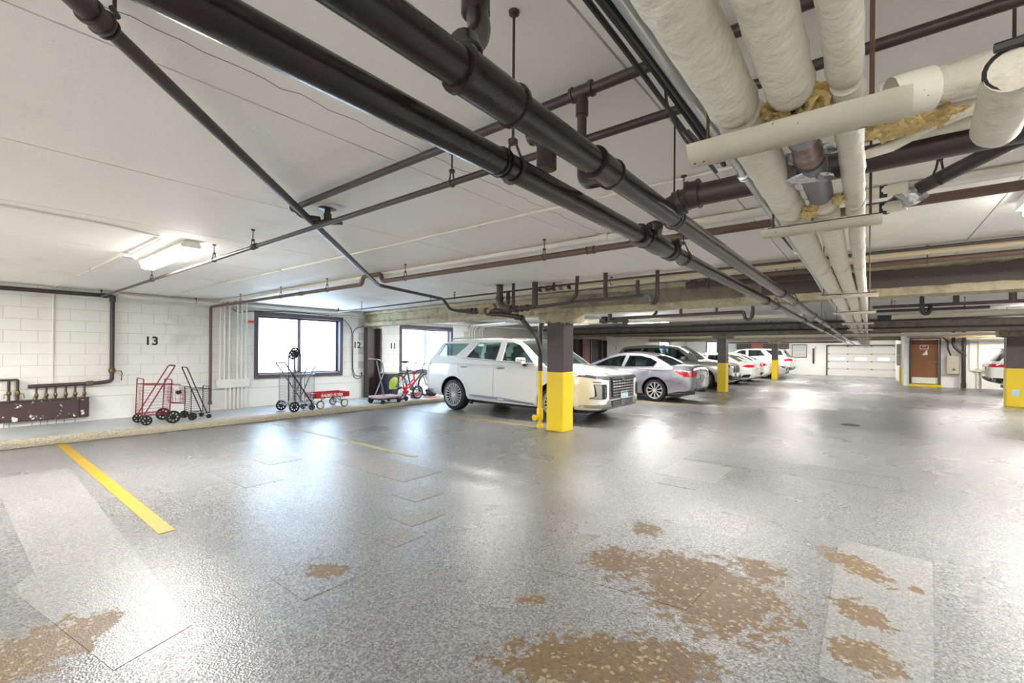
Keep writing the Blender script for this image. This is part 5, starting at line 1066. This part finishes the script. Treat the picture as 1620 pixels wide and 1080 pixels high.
# ---------------------------------------------------------------- things on the walkway
WKZ = .1
def disc_wheel(par, c, R, ax=XA, nh=8, w=.028, hr=.14, rad=.62, mt=None, md=None, hole0=0):
    c = Vector(c); ax = Vector(ax).normalized(); u = ax.cross(Vector((0, 0, 1))).normalized(); v = Vector((0, 0, 1))
    o = MB().lathe(c-ax*w/2, ax, [(0, R*.80), (.002, R*.97), (w*.3, R), (w*.7, R), (w-.002, R*.97), (w, R*.80)], 28).build('wheel', mt or rubber, par, True)
    holes = [[p for p in ngon(10, R*hr, R*rad*cos(2*pi*i/nh+hole0)*.92, R*rad*sin(2*pi*i/nh+hole0)*.92)] for i in range(nh)]
    # the tyre is an open ring: drop its flat caps
    bm = bmesh.new(); bm.from_mesh(o.data); bmesh.ops.delete(bm, geom=[f for f in bm.faces if len(f.verts) > 4], context='FACES'); bm.to_mesh(o.data); bm.free()
    b = MB(); b.flat(ngon(28, R*.84), holes, lambda a, d: (c-ax*.006+u*a+v*d, ax), .012); b.lathe(c-ax*.02, ax, [(0, R*.16), (.005, R*.2), (.035, R*.2), (.04, R*.16)], 12)
    k = b.build('wheel_disc', md or plastic_black, o, True); return o
def wires(mb, segs, r=.0022, n=4):
    for a, b in segs: mb.tube([a, b], r, n, False)
    return mb
def grid(p, q, a, b):
    """wire panel spanned by p, q from the corner o: a wires one way, b the other"""
    o, p, q = map(Vector, p if isinstance(p[0], (tuple, Vector)) else (p, q, q)); return []
def panel(o, du, dv, nu, nv):
    o, du, dv = Vector(o), Vector(du), Vector(dv)
    return [(o+du*i/nu, o+du*i/nu+dv) for i in range(nu+1)]+[(o+dv*j/nv, o+dv*j/nv+du) for j in range(nv+1)]
# red folding shopping cart
rc_ = thing('shopping_cart', 'dark red folding wire shopping cart below number 13 on the walkway', 'cart', (-9.95, 2.35, WKZ))
def P(x, y, z): return (x, y, z)
x0, x1 = -10.17, -9.75
for y, ya, zt, zb in ((2.13, 2.11, .90, .27), (2.53, 2.50, .87, .30)):
    MB().tube(fillet([(x0, ya, zb), (x0, y, zt), (x1, y, zt), (x1, ya, zb)], .04), .009, 8).build('end_frame', dark_red, rc_, True)
MB().tube([(x1, 2.13, .80), (x1, 2.66, .775)], .008, 8).tube([(x0, 2.13, .80), (x0, 2.66, .775)], .008, 8).tube([(x1, 2.11, .27), (x1, 2.52, .27)], .007, 6).tube([(x0, 2.11, .27), (x0, 2.52, .27)], .007, 6).build('side_rail', dark_red, rc_, True)
MB().tube(fillet([(x0+.02, 2.14, .27), (x0+.02, 2.58, 1.115), (x1-.02, 2.58, 1.115), (x1-.02, 2.14, .27)], .05), .010, 8).build('handle', dark_red, rc_, True)
MB().tube([(x0+.06, 2.585, 1.118), (x1-.06, 2.585, 1.118)], .014, 8).build('grip', rubber, rc_, True)
s = panel((x0, 2.12, .28), (x1-x0, 0, 0), (0, .01, .52), 5, 10)+panel((x0, 2.51, .31), (x1-x0, 0, 0), (0, .01, .48), 5, 10)+panel((x0, 2.12, .28), (0, .39, 0), (0, 0, .5), 1, 9)+panel((x1, 2.12, .28), (0, .39, 0), (0, 0, .5), 1, 9)+panel((x0, 2.12, .27), (x1-x0, 0, 0), (0, .39, 0), 6, 3)
wires(MB(), s, .0024).build('basket_wires', dark_red, rc_, True)
s = panel((x0+.05, 2.56, .46), (.32, 0, 0), (0, 0, .26), 5, 3)+panel((x0+.05, 2.75, .42), (.32, 0, 0), (0, -.01, .32), 6, 4)+panel((x0+.05, 2.56, .44), (0, .19, -.02), (.32, 0, 0), 3, 5)+panel((x1-.05, 2.56, .44), (0, .19, -.02), (0, 0, .24), 5, 3)
wires(MB(), s, .003).build('front_basket', dark_red, rc_, True)
MB().ball((-9.85, 2.66, .63), .05, 2, .7, (1.3, 1, .7)).build('coiled_strap', rubber, rc_, True)
MB().tube([(x0-.03, 2.16, .19), (x1+.03, 2.16, .19)], .006, 6).tube([(-10.27, 2.53, .21), (-9.66, 2.53, .21)], .007, 6).build('axle', dark_red, rc_, True)
for c, R in (((x0-.02, 2.15, .185), .083), ((x1+.01, 2.17, .183), .083), ((-10.26, 2.53, .213), .113), ((-9.67, 2.53, .213), .113)): disc_wheel(rc_, c, R, XA, 6 if R < .1 else 8)
# black folding shopping cart
bc = thing('shopping_cart', 'black folding wire shopping cart between the red cart and the brown pipe', 'cart', (-10.05, 3.0, WKZ))
x0, x1 = -10.24, -9.88
for y in (2.86, 3.16): MB().tube(fillet([(x0, y, .2), (x0, y, .71), (x1, y, .71), (x1, y, .2)], .03), .008, 8).build('end_frame', black_wire, bc, True)
MB().tube([(x1, 2.86, .67), (x1, 3.17, .67)], .007, 6).tube([(x0, 2.86, .67), (x0, 3.17, .67)], .007, 6).tube([(x1, 2.84, .21), (x1, 3.16, .21)], .007, 6).tube([(x0, 2.84, .21), (x0, 3.16, .21)], .007, 6).build('side_rail', black_wire, bc, True)
MB().tube(fillet([(x0+.03, 3.13, .19), (x0+.03, 2.80, 1.08), (x1-.03, 2.80, 1.08), (x1-.03, 3.13, .19)], .04), .010, 8).build('handle', black_wire, bc, True)
s = panel((x1, 2.86, .23), (0, .3, 0), (0, 0, .42), 1, 11)+panel((x0, 2.86, .23), (0, .3, 0), (0, 0, .42), 1, 11)+panel((x0, 2.86, .23), (.36, 0, 0), (0, 0, .45), 4, 11)+panel((x0, 3.16, .23), (.36, 0, 0), (0, 0, .45), 4, 11)
wires(MB(), s, .0022).build('basket_wires', black_wire, bc, True)
MB().tube([(-10.28, 2.86, .17), (-9.83, 2.86, .17)], .006, 6).tube([(x0, 3.14, .14), (x1, 3.14, .14)], .005, 6).build('axle', black_wire, bc, True)
for c, R in (((-10.27, 2.86, .17), .072), ((-9.84, 2.87, .17), .072), ((-10.22, 3.13, .142), .042), ((-9.89, 3.15, .142), .042)): disc_wheel(bc, c, R, XA, 5, hr=.08)
# silver shopping cart with another nested in it upside down
sc = thing('shopping_cart', 'silver wire shopping cart with black handle standing in front of the window', 'cart', (-9.75, 4.75, WKZ))
x0, x1 = -9.98, -9.56
for y in (4.50, 5.06): MB().tube(fillet([(x0, y, .24), (x0, y, .90), (x1, y, .90), (x1, y, .24)], .02), .006, 6).build('end_frame', black_wire, sc, True)
MB().tube([(x0, 4.50, .90), (x1, 4.50, .90), (x1, 5.07, .89), (x0, 5.07, .89), (x0, 4.50, .90)], .010, 6).tube([(x0, 4.5, .26), (x1, 4.5, .26), (x1, 5.06, .26), (x0, 5.06, .26), (x0, 4.5, .26)], .006, 6).build('basket_rim', silver_wire, sc, True)
s = panel((x1, 4.50, .27), (0, .56, 0), (0, 0, .62), 10, 10)+panel((x0, 4.50, .27), (0, .56, 0), (0, 0, .62), 10, 10)+panel((x0, 4.50, .27), (.42, 0, 0), (0, 0, .62), 7, 10)+panel((x0, 5.06, .27), (.42, 0, 0), (0, 0, .62), 7, 10)+panel((x0, 4.5, .26), (.42, 0, 0), (0, .56, 0), 7, 9)
wires(MB(), s, .0032).build('basket_wires', silver_wire, sc, True)
MB().tube(fillet([(x0+.01, 5.02, .24), (x0+.01, 4.42, 1.15), (x1+.01, 4.42, 1.15), (x1+.01, 5.02, .24)], .05), .014, 8).build('handle', black_wire, sc, True)
MB().tube([(-10.02, 4.58, .215), (-9.5, 4.58, .215)], .006, 6).tube([(x0, 5.0, .165), (x1, 5.0, .165)], .005, 6).build('axle', silver_wire, sc, True)
for c, R, n in (((-10.03, 4.57, .213), .113, 8), ((-9.50, 4.60, .213), .113, 8), ((-9.93, 5.0, .165), .065, 5), ((-9.57, 5.02, .165), .065, 5)): disc_wheel(sc, c, R, XA, n)
nc = thing('shopping_cart', 'folded silver cart stored upside down in the silver cart, wheels up', 'cart', (-9.78, 4.75, .30))
x0, x1 = -9.93, -9.63
for y, q in ((4.68, 4.67), (4.80, 4.79)): MB().tube(fillet([(x0, y, .30), (x0, q, 1.28), (x1, q, 1.34), (x1, y, .30)], .02), .015, 6).build('end_frame', gunmetal, nc, True)
s = panel((x0, 4.70, .32), (.30, 0, 0), (0, 0, .66), 5, 12)+panel((x0, 4.78, .32), (.30, 0, 0), (0, 0, .66), 5, 12)
wires(MB(), s, .004).build('basket_wires', gunmetal, nc, True)
MB().tube(fillet([(x1, 4.80, .40), (x1, 5.0, .86), (x1, 5.10, 1.02)], .03), .015, 6).tube(fillet([(x0, 4.80, .40), (x0, 5.0, .86), (x0, 5.10, 1.02)], .03), .015, 6).tube([(x1, 4.72, .88), (x1, 5.03, .89)], .015, 6).build('handle', gunmetal, nc, True)
MB().tube([(x1, 5.08, .98), (x1, 5.125, 1.06)], .013, 8).build('grip', rubber, nc, True)
for c in ((x1+.03, 4.655, 1.37), (x0-.06, 4.80, 1.31)): disc_wheel(nc, c, .105, XA, 7, hr=.15)
# red toy wagon
wg = thing('wagon', 'red steel toy wagon with white lettering on the walkway', 'wagon', (-9.8, 5.5, WKZ))
b = MB(); b.bb(-10.10, -9.64, 5.13, 5.97, .335, .345); b.bb(-9.65, -9.64, 5.13, 5.97, .335, .44); b.bb(-10.10, -10.09, 5.13, 5.97, .335, .44); b.bb(-10.10, -9.64, 5.13, 5.14, .335, .44); b.bb(-10.10, -9.64, 5.96, 5.97, .335, .44); bed = b.build('wagon_bed', red_paint, wg, True)
MB().tube([(-9.64, 5.13, .44), (-9.64, 5.97, .44), (-10.10, 5.97, .44), (-10.10, 5.13, .44), (-9.64, 5.13, .44)], .011, 8).build('rolled_rim', red_paint, wg, True)
lt = letters('RADIO FLYER', .088, .001, .25, .0035); put(lt, Matrix(((0, 0, 1, -9.6375), (1, 0, 0, 5.53), (0, 1, 0, .388), (0, 0, 0, 1)))); lt.build('lettering', white_ink, wg, True)
for y, sg in ((5.24, -1), (5.83, 1)):
    MB().tube([(-9.70, y+.08*-sg, .335), (-9.67, y, .19), (-10.07, y, .19), (-10.04, y-.08*sg, .335)], .010, 6).tube([(-9.72, y-.16*sg, .335), (-9.70, y, .20)], .008, 6).build('axle_bracket', black_wire, wg, True)
    for x in (-9.62, -10.12): disc_wheel(wg, (x, y, .192), .092, XA, 1, .03, .05, .0, rubber, white_plastic)
# platform hand truck
ht = thing('platform_truck', 'flat platform hand truck with bent tube handle by the dark wall column', 'hand truck', (-9.6, 6.95, WKZ))
MB().bb(-9.83, -9.36, 6.62, 7.27, .235, .285, .012, 2).build('platform', M('scuffed_platform', (.72, .62, .64), .5, dirt=((.45, .42, .45), .5, .7, 9)), ht, True)
MB().bb(-9.835, -9.355, 6.615, 7.275, .20, .238, .006).build('bumper_edge', rubber, ht, True)
MB().tube(fillet([(-9.40, 6.78, .26), (-9.40, 6.70, .60), (-9.42, 6.56, 1.16)], .05), .014, 8).tube(fillet([(-9.80, 6.78, .26), (-9.80, 7.05, .85), (-9.80, 6.98, 1.18), (-9.80, 6.60, 1.21)], .12), .014, 8).build('handle', M('grey_tube', (.55, .57, .62), .35, metal=.5), ht, True)
MB().tube([(-9.41, 6.64, .88), (-9.80, 7.02, .84)], .010, 6).build('cross_bar', plastic_black, ht, True)
for c, R in (((-9.79, 6.66, .18), .08), ((-9.37, 6.72, .155), .055), ((-9.37, 7.2, .155), .055), ((-9.80, 7.2, .155), .055)):
    disc_wheel(ht, c, R, XA, 5, hr=.1); MB().bb(c[0]-.02, c[0]+.02, c[1]-.03, c[1]+.03, c[2]+R*.6, .24).build('caster_fork', gunmetal, ht, True)
# bicycles
def bike_wheel(par, c, R, t, spokes, ax=XA, tm=rubber, rim_m=alu):
    c = Vector(c); ax = Vector(ax).normalized(); u = ax.orthogonal().normalized(); v = ax.cross(u)
    o = MB().torus(c, ax, R-t, t, 32, 8).build('wheel', tm, par, True)
    b = MB().torus(c, ax, R-2.1*t, t*.4, 32, 6).lathe(c-ax*.03, ax, [(0, .012), (.008, .02), (.052, .02), (.06, .012)], 10)
    for i in range(spokes):
        a = 2*pi*i/spokes; d = u*cos(a)+v*sin(a); b.tube([c+ax*(.02 if i % 2 else -.02), c+d*(R-2.1*t)], .0015, 3, False)
    b.build('rim', rim_m, o, True); return o
rb = thing('bicycle', "red and white child's bicycle with training wheels behind the SUV", 'bicycle', (-9.7, 7.8, WKZ))
cx = -9.70; red_b = M('red_bike_paint', (.82, .10, .22), .3, coat=.6)
bike_wheel(rb, (cx, 7.52, .285), .185, .026, 16); bike_wheel(rb, (cx, 8.08, .285), .185, .026, 16)
MB().tube([(cx, 7.96, .66), (cx, 7.62, .40)], .021, 10).tube([(cx, 7.97, .58), (cx, 7.62, .33)], .018, 10).tube([(cx, 7.55, .78), (cx, 7.62, .33)], .017, 10).tube([(cx, 7.95, .72), (cx, 7.985, .56)], .02, 10).build('frame', red_b, rb, True)
MB().tube([(cx-.04, 7.52, .285), (cx, 7.62, .33)], .011, 8).tube([(cx+.04, 7.52, .285), (cx, 7.62, .33)], .011, 8).tube([(cx+.04, 7.52, .285), (cx, 7.565, .62)], .010, 8).tube([(cx-.04, 7.52, .285), (cx, 7.565, .62)], .010, 8).build('rear_stays', white_plastic, rb, True)
MB().tube(fillet([(cx+.045, 8.08, .285), (cx+.045, 8.0, .56), (cx-.045, 8.0, .56), (cx-.045, 8.08, .285)], .03), .012, 8).build('fork', alu, rb, True)
MB().tube(fillet([(cx-.28, 7.90, .90), (cx-.14, 7.95, .88), (cx, 7.95, .80), (cx+.14, 7.95, .88), (cx+.28, 7.90, .90)], .06), .011, 8).tube([(cx, 7.95, .70), (cx, 7.95, .82)], .013, 8).build('handlebar', plastic_black, rb, True)
MB().box((cx, 7.97, .83), (.12, .05, .10), Matrix.Rotation(.3, 3, 'X'), .02, 2).build('bar_pad', red_b, rb, True)
MB().ball((cx, 7.54, .82), .085, 2, .2, (.7, 1.3, .35)).tube([(cx, 7.55, .78), (cx, 7.55, .82)], .02, 8).build('saddle', plastic_black, rb, True)
MB().flat([(7.56, .36), (7.52, .30), (7.62, .27), (7.74, .30), (7.74, .35), (7.64, .38)], [], lambda a, d: ((cx+.05, a, d), (-1, 0, 0)), .02).build('chain_guard', red_b, rb, True)
MB().tube([(cx+.06, 7.62, .33), (cx+.08, 7.70, .25)], .009, 6).bb(cx+.07, cx+.15, 7.67, 7.75, .235, .26, .006).tube([(cx-.06, 7.62, .33), (cx-.08, 7.54, .41)], .009, 6).bb(cx-.15, cx-.07, 7.50, 7.58, .40, .425, .006).build('pedals', plastic_black, rb, True)
MB().torus((cx, 7.52, .285), XA, .205, .012, 20, 6).build('rear_mudguard', white_plastic, rb, True) if False else None
for q in (-1, 1):
    MB().tube([(cx+q*.05, 7.52, .285), (cx+q*.16, 7.54, .27), (cx+q*.16, 7.55, .17)], .008, 6).build('stabiliser_arm', alu, rb, True); disc_wheel(rb, (cx+q*.17, 7.555, .162), .062, XA, 5, .03, .12)
MB().ball((cx+.03, 7.66, .60), .07, 2, .2, (.6, 1, .8)).build('bottle', M('teal_bottle', (.30, .66, .74), .3), rb, True)
bb_ = thing('bicycle', 'larger black bicycle with thin wheels leaning behind the red child bike', 'bicycle', (-10.05, 8.15, WKZ))
cx = -10.05
bike_wheel(bb_, (cx, 7.66, .445), .345, .023, 20, rim_m=gunmetal); bike_wheel(bb_, (cx, 8.72, .445), .345, .023, 20, rim_m=gunmetal)
bk = M('charcoal_bike_paint', (.20, .22, .26), .35)
MB().tube([(cx, 7.98, .98), (cx, 8.12, .39)], .021, 8).tube([(cx, 8.12, .39), (cx, 8.56, .82)], .024, 8).tube([(cx, 8.03, .80), (cx, 8.54, .90)], .021, 8).tube([(cx, 8.53, .96), (cx, 8.58, .78)], .02, 8).build('frame', bk, bb_, True)
MB().tube([(cx+.06, 7.66, .445), (cx, 8.12, .39)], .009, 6).tube([(cx-.06, 7.66, .445), (cx, 8.12, .39)], .009, 6).tube([(cx+.06, 7.66, .445), (cx, 8.02, .84)], .008, 6).tube([(cx-.06, 7.66, .445), (cx, 8.02, .84)], .008, 6).build('rear_stays', bk, bb_, True)
MB().tube(fillet([(cx+.05, 8.72, .445), (cx+.05, 8.60, .76), (cx-.05, 8.60, .76), (cx-.05, 8.72, .445)], .03), .011, 8).build('fork', bk, bb_, True)
MB().tube([(cx, 8.54, .94), (cx, 8.62, 1.06)], .013, 8).tube(fillet([(cx-.28, 8.5, 1.08), (cx-.1, 8.60, 1.06), (cx+.1, 8.60, 1.06), (cx+.28, 8.5, 1.06)], .08), .011, 8).build('handlebar', plastic_black, bb_, True)
for q in (-1, 1): MB().tube([(cx+q*.20, 8.54, 1.065), (cx+q*.30, 8.48, 1.075)], .016, 8).build('grip', rubber, bb_, True)
MB().ball((cx, 7.93, 1.11), .11, 2, .15, (.7, 1.2, .35)).tube([(cx, 7.98, .96), (cx, 7.95, 1.10)], .013, 8).build('saddle', plastic_black, bb_, True)
MB().lathe((cx+.04, 8.12, .39), XA, [(0, .08), (.006, .085), (.01, .08)], 20).tube([(cx+.06, 8.12, .39), (cx+.07, 8.26, .33)], .009, 6).bb(cx+.07, cx+.16, 8.23, 8.31, .31, .335, .006).build('crankset', gunmetal, bb_, True)
MB().tube([(cx+.02, 7.95, .75), (cx+.06, 7.78, .58), (cx+.07, 7.70, .52)], .008, 6).build('kick_stand', alu, bb_, True)
# bin with bags and a folded child seat around the bicycles
bn = thing('bin', 'dark bin with yellow green bag against the wall behind the bicycles', 'bin', (-10.75, 7.95, WKZ))
b = MB(); b.flat(rect(-.17, .17, -.22, .22), [], lambda u, v: ((u, v, .0), (0, 0, 1)), .02); b.tube([(0, 0, .02), (0, 0, .66)], [.22, .27], 4)
put(b, Matrix()); b.build('bin_body', M('charcoal_bin', (.22, .24, .30), .5), bn)
MB().box((0, 0, .68), (.42, .44, .04), None, .015, 2).build('bin_lid', M('pale_green_lid', (.66, .72, .62), .5), bn)
MB().box((.28, -.1, .40), (.10, .24, .34), None, .04, 2).build('hanging_bag', M('lime_bag', (.74, .80, .36), .7, bump=.4, bs=14), bn)
fs = thing('child_seat', 'black child bike seat with upright tube frame on a pink board by the SUV tail', 'child seat', (-9.80, 8.62, WKZ))
MB().bb(-.16, .16, -.14, .28, .0, .025, .008).build('board', M('pink_board', (.80, .45, .45), .5), fs)
MB().ball((0, .05, .16), .15, 3, .5, (1, 1.3, .8)).build('seat_shell', plastic_black, fs)
MB().tube(fillet([(.08, -.16, .58), (.08, -.06, .34), (.08, .04, .32), (.08, .02, .55), (.08, -.1, .72)], .05), .018, 8).build('tube_frame', M('grey_tube2', (.42, .46, .52), .35), fs)
MB().tube(fillet([(0, .05, .13), (0, .25, .26), (0, .42, .16), (0, .5, .06)], .08), .03, 8).build('foot_rest', M('pale_plastic', (.78, .82, .84), .4), fs)
bx = thing('storage_box', 'small red box half hidden between the bicycles on the walkway', 'box', (-9.95, 8.22, WKZ))
MB().box((0, 0, .07), (.22, .2, .14), None, .012, 2).build('box_body', M('brick_red_plastic', (.60, .25, .22), .5), bx); MB().box((0, 0, .147), (.23, .21, .016), None, .005).build('box_lid', M('brick_red_plastic', (.60, .25, .22), .5), bx)
# small litter of things seen on the floor
